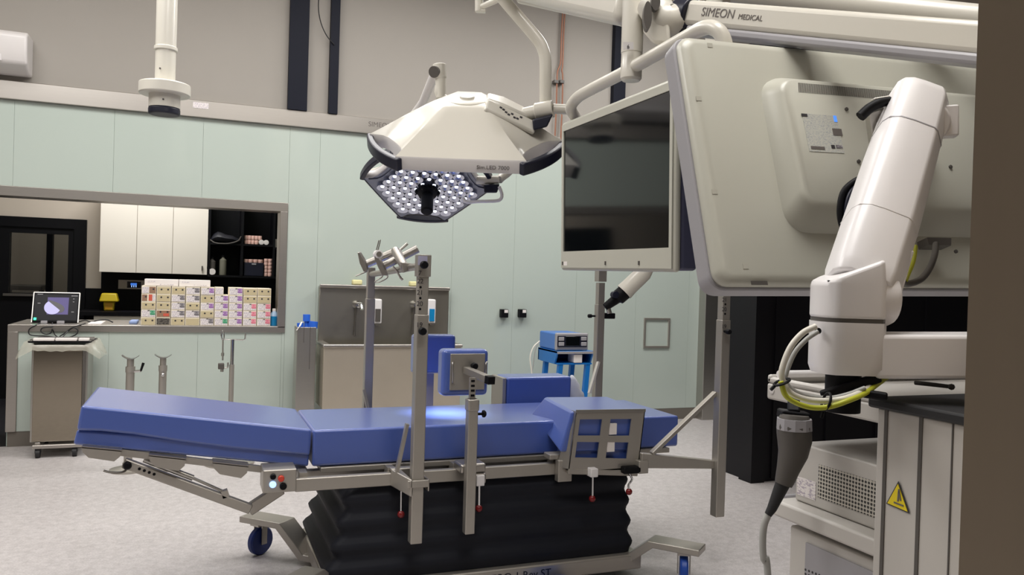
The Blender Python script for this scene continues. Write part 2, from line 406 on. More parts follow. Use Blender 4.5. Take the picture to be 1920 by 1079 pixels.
# ---- scrub sink
SB = 5.72
t = thing('scrub_sink', 'wide stainless scrub sink with tall splashback on the mint wall', 'sink', (1.35, 5.9, .27))
x0, x1 = at(597, 600, y=WY-.04).x, at(840, 600, y=WY-.04).x; zt = at(720, 539, y=WY-.04).z
f0, f1 = at(606, 700, y=SB).x, at(849, 700, y=SB).x; zr = at(720, 652, y=SB).z; zbt = at(720, 765, y=SB).z
obj('splashback', MB().box(x0, x1, WY-.05, WY-.0003, zr-.04, zt), M_splash, t, bev=.006)
obj('splash_lip', MB().box(x0, x1, WY-.075, WY-.045, zt-.014, zt+.012), M_steelh, t, bev=.005)
xl = min(x0, f0); xr = max(x1, f1)
b = MB(); b.box(xl, xr, SB, SB+.02, zbt, zr).box(xl, xl+.02, SB+.02, WY-.05, zbt, zr).box(xr-.02, xr, SB+.02, WY-.05, zbt, zr)
b.box(xl+.02, xr-.02, SB+.02, WY-.05, zbt, zbt+.1)
obj('basin', b, M_sink, t, bev=.004)
b = MB(); b.box(xl-.008, xr+.008, SB-.01, SB+.05, zr, zr+.022).box(xl-.008, xl+.05, SB+.05, WY-.05, zr, zr+.022).box(xr-.05, xr+.008, SB+.05, WY-.05, zr, zr+.022)
obj('rim', b, M_steelh, t, bev=.006)
tag_lo = at(606, 546, y=WY-.052)
for u in (667, 775):
    c = at(u, 571, y=WY-.05)
    tp = obj('tap', MB().lathe((c.x, WY-.05, c.z), -Y, [(.03, 0), (.03, .03), (.022, .05), (.022, .11), (.0, .115)], 16), M_chrome, t)
    obj('spout', MB().tube(spl([(c.x, WY-.13, c.z), (c.x+.01, WY-.19, c.z+.01), (c.x+.015, WY-.22, c.z-.03)]), .012, 10), M_chrome, tp)
    obj('lever', MB().tube([(c.x, WY-.09, c.z-.02), (c.x-.004, WY-.07, c.z-.13), (c.x-.006, WY-.07, c.z-.24)], [.007, .006, .009], 8), M_dgrey, tp)
for u, lab in ((706, 'white soap dispenser on the splashback, behind the far square post'), (807, 'white soap dispenser with blue window at the right end of splashback')):
    c = at(u, 583, y=WY-.1)
    d_ = thing('soap_dispenser', lab, 'dispenser', (c.x, WY-.05, c.z-.11), 'soap dispensers over the sink')
    obj('housing', MB().box(c.x-.036, c.x+.036, WY-.13, WY-.05, c.z-.1, c.z+.09), M_arm, d_, bev=.012, seg=3)
    obj('refill_window', MB().box(c.x-.016, c.x+.024, WY-.137, WY-.128, c.z-.08, c.z+.015), M_liq if u > 800 else M_dgrey, d_)
    obj('push_lever', MB().box(c.x-.012, c.x+.03, WY-.14, WY-.1, c.z-.112, c.z-.098), M_dgrey, d_)
for u, lab in ((669, 'pale yellow sponge on the sink top, left of the far post'), (776, 'pale yellow sponge on the sink top, behind the numbered near post')):
    c = at(u, 540, y=WY-.05)
    tag(obj('sponge', MB().box(c.x-.037, c.x+.037, WY-.076, WY-.02, zt+.0125, zt+.052), M_spon, bev=.01), lab, 'sponge', 'sponges on the sink')
# ---- tall steel bin with blue tubes
x0, x1 = at(555, 700, y=5.84).x, at(591, 700, y=5.84).x; zt = at(573, 614, y=5.84).z
t = thing('steel_bin', 'tall narrow stainless bin standing between hatch and sink', 'bin', ((x0+x1)/2, 5.9, 0))
b = MB().box(x0, x1, 5.84, 5.852, 0, zt).box(x0, x1, 6.0, 6.012, 0, zt).box(x0, x0+.012, 5.852, 6.0, 0, zt).box(x1-.012, x1, 5.852, 6.0, 0, zt).box(x0, x1, 5.85, 6.0, 0, .02)
obj('body', b, M_steel, t, bev=.003)
obj('seam', MB().box(x0+.045, x0+.049, 5.8385, 5.841, zt-.11, zt).box(x1-.045, x1-.041, 5.8385, 5.841, zt-.3, zt), M_dgrey, t)
for u, v, du, r, lab in ((563, 606, -.5, .024, 'short blue plastic tube leaning left out of the steel bin'), (575, 590, 0, .026, 'tallest blue plastic tube standing upright in the steel bin'), (587, 603, .6, .036, 'fat blue plastic cap on the right side of the steel bin')):
    c = at(u, v, y=5.92); bot = V((max(x0+.035, min(x1-.04, c.x-.03*du)), 5.92+.0*du, zt-.25))
    tag(obj('blue_tube', MB().tube([bot, c-(c-bot).normalized()*.05, c-(c-bot).normalized()*.049, c], [r*.6, r*.6, r, r], 14), M_bluep), lab, 'tube', 'blue tubes in the steel bin')
p0, p1 = at(556, 620, y=5.83), at(566, 604, y=5.86)
tag(obj('white_strip', MB().bar(p0, at(562, 612, y=5.835), .012, .002).bar(at(562, 612, y=5.835), p1, .012, .002), M_paper), 'white paper strip hanging over the rim of the steel bin', 'strip')

# ---- blue generator on a blue cart
CYF = 5.42
t = thing('equipment_cart', 'bright blue metal cart with open shelf by the mint wall', 'cart', (at(1060, 700, y=CYF+.2).x, CYF+.2, 0))
xa, xb = at(1045, 665, y=CYF).x, at(1114, 665, y=CYF).x; zt = at(1080, 659, y=CYF).z; zl = at(1080, 683, y=CYF).z
obj('tray', MB().box(xa, xb, CYF, CYF+.36, zt-.018, zt).box(xa, xb, CYF+.34, CYF+.36, zl, zt-.018), M_bluec, t, bev=.003)
obj('front_trim', MB().box(xa, xb, CYF-.006, CYF+.002, zt-.02, zt-.002), M_greyp, t)
for sx in (xa, xb-.012):
    obj('side_panel', MB().prism([(sx, CYF, zt-.001), (sx, CYF+.36, zt-.001), (sx, CYF+.36, zl), (sx, CYF+.05, zl-.004)], (.012, 0, 0)), M_bluec, t)
obj('shelf', MB().box(xa+.012, xb-.012, CYF+.01, CYF+.34, zl-.006, zl+.006), M_bluec, t)
for sx in (xa+.02, xb-.06):
    for sy in (CYF+.03, CYF+.29):
        obj('leg', MB().bar((sx+.02, sy, zl), (sx-.02, sy, .0), .035, .035, up=(1, 0, 0)), M_bluec, t)
obj('bottom_shelf', MB().box(xa, xb-.04, CYF+.02, CYF+.31, .16, .175), M_bluec, t)
c = V((xb-.13, CYF+.02, zl+.007))
tag(obj('device_accessory', MB().box(c.x-.035, c.x+.035, CYF+.005, CYF+.12, c.z, c.z+.065), M_paper, bev=.006), 'small pale box lying on the shelf of the blue cart', 'box')
t = thing('surgical_generator', 'blue box generator with silver control front on the cart', 'generator', (at(1070, 655, y=CYF+.05).x, CYF+.2, zt))
xa2, xb2 = at(1042, 640, y=CYF+.03).x, at(1102, 640, y=CYF+.03).x; z1_ = at(1070, 626, y=CYF+.03).z; z0 = zt+.001
obj('case', MB().box(xa2+.01, xb2-.01, CYF+.05, CYF+.36, z0, z1_), M_blued, t, bev=.012, seg=3)
fr_ = obj('front_panel', MB().box(xa2, xb2, CYF+.02, CYF+.055, z0+.002, z1_+.004), M_greyp, t, bev=.01, seg=3)
def fp(u0, v0, u1, v1, m, nm, dy=.0):
    a, c = at(u0, v0, y=CYF+.018), at(u1, v1, y=CYF+.018); return obj(nm, MB().box(a.x, c.x, CYF+.012-dy, CYF+.021, c.z, a.z), m, fr_, bev=.003)
fp(1045.5, 630, 1100, 651, M_navy, 'fascia'); fp(1060, 631, 1086, 649, M_screen, 'display', .003)
for u, v in ((1047, 632.5), (1047, 642), (1089, 632), (1089, 642)): fp(u, v, u+10, v+7, M_greyp, 'button', .004)
pts = [at(u, v, y=CYF+.25) for u, v in ((1012, 640), (1000, 652), (994, 672), (997, 700), (992, 720), (1003, 740))]
tag(obj('loose_cord', MB().tube(spl(pts), .006, 8), M_cablew), 'pale cord hanging behind the left side of the blue cart', 'cord')
pts = [at(u, v, y=CYF+.32) for u, v in ((1008, 644), (1003, 660), (999, 690), (994, 712), (998, 742))]
tag(obj('loose_cord', MB().tube(spl(pts), .004, 8), M_cableg), 'thin grey cord hanging close behind the blue cart leg', 'cord')

# ---- bracket stands in front of the counter
def stand(u, vt, r, lab, crank):
    c = at(u, vt, y=5.25); t = thing('saddle_stand', lab, 'stand', (c.x, 5.25, 0), 'saddle stands behind the table')
    zj = at(u, vt+15, y=5.25).z
    obj('pole', MB().tube([(c.x, 5.25, .02), (c.x, 5.25, zj)], r, 14), M_satin, t)
    obj('inner_pole', MB().tube([(c.x, 5.25, zj), (c.x, 5.25, c.z)], r*.82, 14), M_satin, t)
    obj('collar', MB().tube([(c.x, 5.25, zj-.03), (c.x, 5.25, zj+.004)], r*1.12, 14), M_satin, t)
    pts = [(c.x+.047*k/4, 5.25, c.z+.022*(k/4)**2) for k in range(-4, 5)]
    obj('saddle', MB().loft([[V(q)+V((0, -.03, 0)), V(q)+V((0, .03, 0)), V(q)+V((0, .03, .004)), V(q)+V((0, -.03, .004))] for q in pts]), M_chrome, t)
    obj('base', MB().lathe((c.x, 5.25, 0), Z, [(.10, 0), (.10, .012), (.03, .03), (.03, .05)], 28), M_satin, t)
    if crank:
        a1, a2, a3 = at(u+6, 697, y=5.24), at(u+19, 696, y=5.22), at(u+24, 681, y=5.22)
        cr = obj('crank', MB().tube([a1, a2], .007, 8), M_chrome, t); obj('grip', MB().tube([a2, a3], [.006, .008], 8), M_black, cr)
    else:
        obj('screw', MB().ball((c.x, 5.25-r, zj-.05), .012), M_chrome, t)
stand(245, 674, .024, 'steel saddle stand with a black crank, left of the pair', True)
stand(306, 672, .022, 'plain steel saddle stand, right of the one with the crank', False)
# pole with a U hook and a hanging clamp
c = at(436, 637, y=5.3); zj = at(435, 684, y=5.3).z
t = thing('hook_pole', 'slim steel pole topped with a square U hook below the hatch', 'pole stand', (c.x, 5.3, 0))
obj('outer_tube', MB().tube([(c.x, 5.3, .02), (c.x, 5.3, zj)], .015, 14), M_satin, t)
obj('inner_tube', MB().tube([(c.x, 5.3, zj), (c.x, 5.3, c.z)], .011, 14), M_chrome, t)
pts = [at(u, v, y=5.3) for u, v in ((415, 624), (415.5, 634), (418, 637), (455, 638), (459.5, 636), (460.5, 626))]
obj('u_hook', MB().tube(pts, .0045, 8), M_chrome, t)
obj('base', MB().lathe((c.x, 5.3, 0), Z, [(.15, 0), (.15, .012), (.02, .03), (.02, .05)], 28), M_satin, t)
k = thing('hanging_clamp', 'thin steel rod with a small clamp, hung from the U hook', 'clamp', at(418, 692, y=5.29))
obj('ring', MB().tube(spl([at(u, v, y=5.29) for u, v in ((417, 638), (414.5, 630), (416, 620), (419.5, 624), (420, 634), (418, 639))], 5), .0035, 8), M_chrome, k)
obj('rod', MB().tube([at(418, 637, y=5.29), at(417.5, 676, y=5.29)], .0045, 8).tube([at(417.5, 662, y=5.29), at(417.5, 668, y=5.29)], .009, 8), M_steel, k)
a = at(416.5, 687, y=5.29)
obj('clamp_block', MB().box(a.x-.024, a.x+.012, 5.27, 5.31, a.z-.018, a.z+.018), M_dgrey, k, bev=.004)
obj('clamp_hook', MB().tube(spl([a+V((.012, 0, -.012)), a+V((.032, 0, -.006)), a+V((.034, 0, .022))], 5), .005, 8).tube([a, a+V((0, 0, -.035))], .01, 8), M_steel, k)

# ---- steel bag trolley
TY = 5.74
x0, x1 = at(57, 740, y=TY).x, at(163, 740, y=TY).x; zt = at(110, 652, y=TY).z; zb_ = at(110, 829, y=TY).z
t = thing('bag_trolley', 'stainless waste trolley with a mirror front at the end of counter', 'trolley', ((x0+x1)/2, TY+.15, 0))
obj('cabinet', MB().box(x0, x1, TY+.012, TY+.3, zb_, zt), M_steel, t, bev=.004)
obj('front_door', MB().box(x0+.012, x1-.03, TY, TY+.013, zb_+.005, zt-.02), M_mirror, t, bev=.002)
obj('door_edge', MB().box(x1-.026, x1-.012, TY-.004, TY+.013, zb_+.02, zt-.01), M_dgrey, t)
obj('top_rim', MB().box(x0-.012, x1+.012, TY-.01, TY+.3, zt, zt+.018), M_steelh, t, bev=.005)
obj('base_frame', MB().box(x0+.02, x1-.01, TY-.03, TY+.01, zb_-.035, zb_-.012).box(x0+.02, x1-.01, TY+.26, TY+.3, zb_-.035, zb_-.012).box(x0+.03, x0+.06, TY, TY+.28, zb_-.035, zb_).box(x1-.06, x1-.03, TY, TY+.28, zb_-.035, zb_), M_steelh, t, bev=.003)
for cx_ in (x0+.05, x1-.06):
    for cy_ in (TY-.005, TY+.27):
        obj('caster', MB().lathe((cx_-.012, cy_, .028), X, [(.0, 0), (.028, 0), (.028, .024), (0, .024)], 16).box(cx_-.016, cx_+.016, cy_-.014, cy_+.014, .03, zb_-.035), M_rubber, t)
# crumpled clear bag hanging out of the rim
bg = MB(); n = 44
def peri(s):
    s = s % 4; w_, d_ = x1-x0+.03, .3
    return [(x0-.015+w_*s, TY-.014), (x1+.015, TY-.014+d_*(s-1)), (x1+.015-w_*(s-2), TY+.29), (x0-.015, TY+.29-d_*(s-3))][int(s)]
random.seed(3); rings = []
cen = V(((x0+x1)/2, TY+.14, 0))
for lv in range(5):
    ring = []
    for i in range(n):
        px_, py_ = peri(4*i/n); dirv = (V((px_, py_, 0))-cen).normalized()
        corner = abs(px_-cen.x)/(x1-x0)*2
        drop = [.022, .019, -.004, -.02, -.035][lv]*(.7 if py_ < TY and .12 < 4*i/n < .88 else 1.9 if corner > .9 else .6)
        out = [-.01, .012, .02, .028, .03][lv]*(2.4 if corner > .95 else .25)+random.uniform(0, .012)*(lv > 1)
        ring.append((px_+dirv.x*out, min(WY-.02, py_+dirv.y*out*.4-.002*lv), zt+.003+drop+random.uniform(-.008, .008)*(lv > 1)))
    rings.append(ring)
bg.loft(rings, cap=False)
tag(obj('plastic_liner', bg, M_bag, sharp=180), 'crumpled clear plastic liner spilling over the rim of the steel trolley', 'bin liner')
zt2 = zt+.03
t = thing('keyboard_tray', 'flat dark tray lying on top of the waste trolley', 'tray', ((x0+x1)/2, TY+.12, zt2))
obj('tray_base', MB().box(x0-.02, x1+.03, TY-.02, TY+.24, zt2, zt2+.012), M_black, t, bev=.004)
obj('tray_lid', MB().prism([(x0-.015, TY+.03, zt2+.0125), (x1+.03, TY+.03, zt2+.0125), (x1+.015, TY+.2, zt2+.018), (x0+.01, TY+.2, zt2+.018)], (0, 0, .005)), M_dgrey, t)
for i, (a, c, lab) in enumerate(((.03, .40, 'leftmost folded white sheet on the dark tray'), (.42, .80, 'middle folded white sheet on the dark tray'), (.83, 1.02, 'short white sheet at the right end of the dark tray'))):
    tag(obj('folded_sheet', MB().box(x0+(x1-x0)*a, x0+(x1-x0)*c, TY-.024, TY+.02, zt2+.013, zt2+.03), M_paper, bev=.003), lab, 'paper', 'white sheets on the trolley tray')

# ================================================================== HATCH COUNTER AND WHAT STANDS ON IT
tag(obj('worktop', MB().box(cl+.002, .625, WY+.195, 6.75, .775, .812), M_steelh, bev=.003), 'long steel counter top behind the hatch sill', 'worktop')
CZ = .8125
# tablet computer
TYL = 6.25
a, c = at(64, 549, y=TYL+.05), at(146, 606, y=TYL)
t = thing('touch_monitor', 'black touch monitor showing an endoscope picture, on the counter end', 'monitor', ((a.x+c.x)/2, TYL+.05, CZ))
xl, xr = at(60, 580, y=TYL).x, at(147, 580, y=TYL).x; zt = at(104, 550, y=TYL+.05).z
tl = V((0, .07, zt-CZ-.004)); axu = tl.normalized()
cc = V(((xl+xr)/2, TYL, CZ+.004)) + tl/2
nrm = X.cross(axu)
hw, hh = (xr-xl)/2, tl.length/2
bd = obj('housing', MB().obx(cc, X, axu, nrm, hw, hh, .012), M_black, t, bev=.008)
obj('edge_trim', MB().bar(cc-X*hw-axu*hh, cc-X*hw+axu*hh, .006, .02, up=nrm).bar(cc+X*hw-axu*hh, cc+X*hw+axu*hh, .006, .02, up=nrm).bar(cc-X*hw+axu*hh, cc+X*hw+axu*hh, .006, .02, up=nrm), M_steel, t)
nf = -nrm if nrm.y > 0 else nrm
M_scr = mat('screen black', (14, 14, 20), .3, spec=.15)
M_pic = mat('endoscope picture', (96, 90, 132), .4, spec=.1, emit=(120, 112, 165), estr=.22, var=.15, scale=12)
M_pal = mat('pale round bone', (190, 188, 228), .4, spec=.1, emit=(200, 198, 245), estr=.3)
M_drk = mat('dark cavity', (46, 42, 50), .3, emit=(46, 42, 52), estr=.3)
sc = obj('screen', MB().obx(cc+nf*.0125, X, axu, nf, hw*.93, hh*.86, .001), M_scr, bd)
def scr(u0, v0, u1, v1, m, nm, off):
    # fractions of the screen
    q = cc+nf*off+X*hw*(u0+u1-1)+axu*hh*(1-v0-v1)
    return obj(nm, MB().obx(q, X, axu, nf, hw*(u1-u0), hh*(v1-v0), .0006), m, bd)
scr(.31, .17, .77, .74, M_pic, 'picture', .0145)
q = cc+nf*.0155+X*hw*.0+axu*hh*.10
e1_, e2_ = (X*.75-axu*.66).normalized(), (X*.66+axu*.75).normalized()
obj('cavity', MB().loft([[q+e1_*(.062*cos(s_))+e2_*(.024*sin(s_)+.008*sin(2*s_))+nf*h for s_ in [2*pi*i/20 for i in range(20)]] for h in (0, .0006)]), M_drk, bd)
q = cc+nf*.0165-X*hw*.15-axu*hh*.02
def clipc(s_):
    x_, y_ = .05*cos(s_), .05*sin(s_); k_ = max(0, (x_*.66+y_*.75)-.016); return x_-k_*.66, y_-k_*.75
obj('bone', MB().loft([[q+X*clipc(s_)[0]+axu*clipc(s_)[1]+nf*h for s_ in [2*pi*i/28 for i in range(28)]] for h in (0, .0006)]), M_pal, bd)
for u0, v0, u1 in ((.08, .06, .2), (.82, .1, .96), (.1, .36, .16), (.84, .64, .9), (.86, .2, .89), (.86, .3, .89)):
    scr(u0, v0, u1, v0+.02, M_greyp, 'screen_text', .0145)
q = cc+nf*.0145-X*hw*.86-axu*hh*.78
obj('power_light', MB().obx(q, X, axu, nf, .008, .008, .002), M_green, bd)
obj('kickstand', MB().bar(cc-nf*.02, V((cc.x, TYL+.2, CZ+.002)), .1, .004), M_dgrey, t)
for u0, u1 in ((78, 90), (108, 122)):
    obj('stand_foot', MB().box(at(u0, 602, y=TYL).x, at(u1, 602, y=TYL).x, TYL-.04, TYL-.012, CZ, CZ+.02), M_greyp, t, bev=.003)
# cables hanging over the sill
def cable(name, pix, y, r, m, lab, cat='cable', group=None):
    return tag(obj(name, MB().tube(spl([at(u, v, y=yy if yy else y) for u, v, *w_ in pix for yy in [w_[0] if w_ else None]]), r, 8), m), lab, cat, group)
yc = WY-.03
cable('hanging_cable', [(75, 606, WY+.05), (66, 611, WY-.02), (55, 618), (55, 627), (66, 630), (90, 631), (112, 635, TY+.2)], yc, .004, M_rubber, 'black cable making the wide left loop below the touch monitor', group='cables under the touch monitor')
cable('hanging_cable', [(98, 606, WY+.05), (98, 613, WY-.02), (90, 614), (79, 616), (77, 622), (85, 627), (95, 625), (98, 618), (103, 628), (110, 634, TY+.2)], yc-.01, .004, M_rubber, 'black cable making the small round loop below the touch monitor', group='cables under the touch monitor')
cable('hanging_cable', [(160, 607, WY+.05), (150, 610, WY-.02), (135, 615), (122, 625), (112, 632), (125, 634), (142, 628), (146, 620), (138, 615), (128, 621), (116, 634, TY+.2)], yc-.02, .004, M_rubber, 'black cable with a leaning loop below the right edge of touch monitor', group='cables under the touch monitor')
cable('counter_cable', [(147, 604), (160, 601), (170, 604), (185, 601), (200, 600), (212, 605)], 6.4, .004, M_rubber, 'thin black cable lying along the counter right of touch monitor')
a, c = at(165, 606, y=6.2), at(190, 606, y=6.2)
tag(obj('paper_sheet', MB().box(a.x, c.x, 6.18, 6.5, CZ, CZ+.006), M_paper), 'white papers lying flat on the counter beside the touch monitor', 'paper')
a, c = at(243, 605, y=6.3), at(258, 605, y=6.3)
tag(obj('wipe_pack', MB().box(a.x, c.x, 6.25, 6.45, CZ, CZ+.022), mat('pale blue pack', (150, 172, 220), .5), bev=.006), 'small pale blue pack on counter, left of the stacked cartons', 'pack')
# ---- cartons stacked in nine columns
BY = 6.16
colx = [(264.2, 292), (292.8, 319.8), (320.5, 346.8), (347.6, 374.6), (375.5, 401.4), (402, 428), (428.6, 454.6), (455.6, 481.3), (482, 507.8)]
cols = ['HRbGb', 'bbbnd', 'bgggb', 'ggbGp', 'PbPbg', 'sPPPN', 'PPPPP', 'bbKKK', 'bbKKK']
cols = [['half', 'redw', 'beige', 'green', 'beige'], ['beige', 'beige', 'beige', 'brown', 'open'], ['beige', 'grey', 'grey', 'grey', 'beige'],
        ['grey', 'grey', 'beige', 'grey', 'plain'], ['purple', 'beige', 'purple', 'beige', 'grey'], ['small', 'purple', 'purple', 'purple', 'green'],
        ['purple']*5, ['beige', 'beige', 'pink', 'pink', 'pink'], ['beige', 'beige', 'pink', 'pink', 'pink']]
tops = [536, 537, 537.5, 538.5, 539, 539, 539.5, 540.5, 541]
desc = {'half': 'carton with half white, half grey end', 'redw': 'carton with red and white label', 'beige': 'beige ended carton with two finger holes', 'green': 'white carton with green corner label',
        'brown': 'brown ended carton with an orange tear', 'open': 'open carton with a dark end', 'grey': 'white carton with grey corner label', 'plain': 'plain beige ended carton without dark holes',
        'purple': 'white carton with purple corner label', 'small': 'narrow white carton end with faint pink print', 'pink': 'white carton with pink corner label'}
ordn = ['first', 'second', 'third', 'fourth', 'fifth', 'sixth', 'seventh', 'eighth', 'ninth']
rown = ['top row', 'second from top', 'middle row', 'second from bottom', 'bottom row']
stack_top = {}
for ci, (xs, kinds, tp) in enumerate(zip(colx, cols, tops)):
    x0, x1 = at(xs[0], 580, y=BY).x, at(xs[1], 580, y=BY).x; ztop = at(sum(xs)/2, tp, y=BY).z; hgt = (ztop-CZ)/5
    stack_top[ci] = (x0, x1, ztop)
    for ri, kd in enumerate(kinds):
        z1c = ztop-ri*hgt-.0012; z0c = ztop-(ri+1)*hgt+.0002; yo = BY+random.uniform(0, .006)
        xa, xb = x0+.001, x1-.001
        if kd == 'small': xb = x0+(x1-x0)*.62
        t = thing('carton', '%s, %s, %s column from left' % (desc[kd], rown[ri], ordn[ci]), 'carton', ((xa+xb)/2, yo+.1, z0c), 'cartons stacked on the hatch counter')
        obj('carton_body', MB().box(xa, xb, yo, yo+.22, z0c, z1c), M_card, t)
        w_ = xb-xa; h_ = z1c-z0c; e = .004
        def face(u0, v0, u1, v1, m, nm, off=.0012):
            return obj(nm, MB().box(xa+w_*u0, xa+w_*u1, yo-off, yo+.0005, z1c-h_*v1, z1c-h_*v0), m, t)
        def hole(u, v): obj('finger_hole', MB().lathe((xa+w_*u, yo+.0004, z1c-h_*v), -Y, [(0, 0), (.0065, 0), (.0065, .0022), (0, .0022)], 10), M_ink, t)
        if kd == 'beige': face(.04, .12, .97, .95, M_beige, 'end_flap'); hole(.33, .42); hole(.8, .42)
        elif kd == 'plain': face(.04, .12, .97, .95, M_beige, 'end_flap')
        elif kd == 'brown': face(.04, .12, .97, .95, M_brn, 'end_flap'); face(.5, .5, .9, .85, M_lred, 'torn_flap', .002); hole(.3, .3); hole(.8, .3)
        elif kd == 'open': face(.04, .1, .97, .95, M_ldrk, 'open_end')
        elif kd == 'half': face(.04, .12, .5, .95, M_lab, 'label_sheet'); face(.53, .12, .97, .95, M_brn, 'end_flap'); hole(.82, .42)
        elif kd == 'redw': face(.04, .12, .4, .95, M_brn, 'end_flap'); hole(.3, .4); face(.5, .1, .75, .92, M_lred, 'red_label'); face(.76, .1, .97, .92, M_lab, 'label_sheet')
        elif kd == 'small': face(.05, .1, .95, .9, M_lab, 'label_sheet')
        else:
            face(.04, .1, .97, .95, M_lab, 'label_sheet')
            face(.62, .12, .97, .72, {'purple': M_lpur, 'grey': M_lgry, 'green': M_lgrn, 'pink': M_lpnk}[kd], 'colour_corner', .002)
            face(.46, .1, .6, .2, M_ink, 'print_mark', .0025)
for u0, u1, v1, lab in ((271, 334.5, 524, 'long white carton lying on the stack, left of the two'), (335.5, 394.5, 525.5, 'long white carton lying on the stack, right of the two')):
    x0, x1 = at(u0, 530, y=BY+.03).x, at(u1, 530, y=BY+.03).x; ztop = at((u0+u1)/2, v1, y=BY+.03).z
    zz = max(v[2] for k_, v in stack_top.items() if k_ < 5 and v[0] < x1 and v[1] > x0)
    t = thing('long_carton', lab, 'carton', ((x0+x1)/2, BY+.1, zz), 'long white cartons on the stack')
    obj('carton_body', MB().box(x0, x1, BY+.03, BY+.2, zz, ztop), M_paper, t, bev=.002)
    obj('print_line', MB().box(x0+.02, x0+.07, BY+.0288, BY+.0302, ztop-.022, ztop-.014).box(x0+.1, x0+.19, BY+.0288, BY+.0302, ztop-.04, ztop-.034), M_lab, t)
c = at(513.5, 611, y=WY+.08); x0, x1 = at(506, 600, y=WY+.08).x, at(521, 600, y=WY+.08).x; zt = at(513, 579, y=WY+.08).z; zs = at(513, 589, y=WY+.08).z
t = thing('disinfectant_bottle', 'small bottle of blue liquid at the right end of the counter', 'bottle', (c.x, WY+.08, CZ))
r = (x1-x0)/2; cx_ = (x0+x1)/2; rz = zs-CZ
obj('bottle_body', MB().lathe((cx_, WY+.08, CZ), Z, [(r*.95, 0), (r, .006), (r, rz*.8)], 20), M_liq, t)
obj('shoulder', MB().lathe((cx_, WY+.08, CZ), Z, [(r, rz*.8), (r*.98, rz), (r*.55, rz+.016), (r*.5, rz+.02)], 20), mat('clear blue plastic', (176, 205, 235), .2), t)
obj('cap', MB().lathe((cx_, WY+.08, CZ), Z, [(r*.5, rz+.018), (r*.5, zt-CZ-.006), (r*.4, zt-CZ)], 16), M_paper, t)

# ---- anteroom furniture
CYB = 8.02
xs = [at(u, 450, y=CYB).x for u in (187, 256.5, 324, 390)]; zb_ = at(290, 513, y=CYB).z; ztop = 2.0
for i, (a, c) in enumerate(zip(xs[:-1], xs[1:])):
    t = thing('wall_cabinet', ['cream wall cabinet nearest the black door, first of three', 'middle cream wall cabinet of the row of three', 'cream wall cabinet with a small key lock, beside black shelves'][i], 'cabinet', ((a+c)/2, CYB+.18, zb_), 'cream wall cabinets')
    obj('carcass', MB().box(a, c, CYB+.02, YB-.012, zb_, ztop), M_lam, t)
    obj('cabinet_door', MB().box(a+.002, c-.002, CYB, CYB+.019, zb_+.001, ztop), M_lam, t, bev=.001)
    if i == 2:
        k = at(379, 503, y=CYB); obj('key_lock', MB().box(k.x-.006, k.x+.006, CYB-.02, CYB+.001, k.z-.02, k.z+.02), M_dgrey, t)
# black open shelving
sx0, sx1 = xs[3]+.004, at(530, 450, y=CYB).x+.25; szb = at(455, 521, y=CYB).z; sh = at(490, 459, y=CYB).z; dvx = at(454, 460, y=CYB).x
t = thing('open_shelf_unit', 'black open wall shelves at the right of the cabinets', 'shelf', ((sx0+sx1)/2, CYB+.18, szb))
obj('back_panel', MB().box(sx0, sx1, YB-.03, YB-.013, szb, ztop), M_black, t)
obj('side_panel', MB().box(sx0, sx0+.018, CYB, YB-.03, szb, ztop), M_black, t)
obj('side_panel', MB().box(sx1-.018, sx1, CYB, YB-.03, szb, ztop), M_black, t)
obj('divider', MB().box(dvx-.012, dvx+.012, CYB, YB-.03, szb+.018, ztop), M_black, t)
ux = at(514, 460, y=CYB).x
obj('divider', MB().box(ux-.01, ux+.01, CYB, YB-.03, szb+.018, ztop), M_black, t)
obj('shelf_board', MB().box(sx0+.018, sx1-.018, CYB+.005, YB-.03, szb, szb+.018), M_black, t)
obj('shelf_board', MB().box(sx0+.018, dvx-.012, CYB+.005, YB-.03, sh-.018, sh), M_black, t)
obj('shelf_board', MB().box(dvx+.012, ux-.01, CYB+.005, YB-.03, sh-.018, sh), M_black, t)
RY = CYB+.06
def roll(u, z, i, horiz, lab, rr=.019, hh=.042):
    c = at(u, 470, y=RY)
    if horiz:
        o = obj('bandage_roll', MB().lathe((c.x, RY-.02, z+rr), Y, [(0, 0), (rr*.3, 0), (rr, .002), (rr, .07), (0, .07)], 16), M_paper)
    else:
        o = obj('bandage_roll', MB().lathe((c.x, RY, z), Z, [(rr*.9, 0), (rr, .004), (rr, hh-.006), (rr*.85, hh-.002), (rr*.3, hh-.003)], 16), M_roll)
    return tag(o, lab, 'bandage roll', 'bandage rolls on the black shelves')
pos5 = ['leftmost', 'second from left', 'third from left', 'fourth from left', 'fifth from left']
for i in range(4): roll(461+6.6*i, sh+.0005, i, False, 'pink bandage roll on the upper black shelf, bottom layer, %s' % pos5[i])
for i in range(5): roll(461+6.6*i if i < 4 else 461+6.6*3.9, sh+.0445, i, False, 'pink bandage roll stacked on the upper black shelf, top layer, %s' % pos5[i])
roll(489.5, sh+.0005, 0, True, 'white roll lying end-on on the upper shelf, beside the pink stack', .024); roll(498.5, sh+.0005, 1, True, 'white roll lying end-on on the upper shelf, furthest from pink stack', .024)
bz = szb+.0185; bt = at(475, 493, y=RY-.02).z
x0, x1 = at(457.5, 500, y=RY-.02).x, at(494, 500, y=RY-.02).x
t = thing('black_crate', 'black plastic box on the lowest black shelf under bandage rolls', 'box', ((x0+x1)/2, RY, bz))
obj('crate_body', MB().box(x0, x1, RY-.03, RY+.15, bz, bt), M_navy, t, bev=.004)
obj('crate_latch', MB().box((x0+x1)/2-.02, (x0+x1)/2+.02, RY-.036, RY-.03, bt-.02, bt-.006), M_greyp, t)
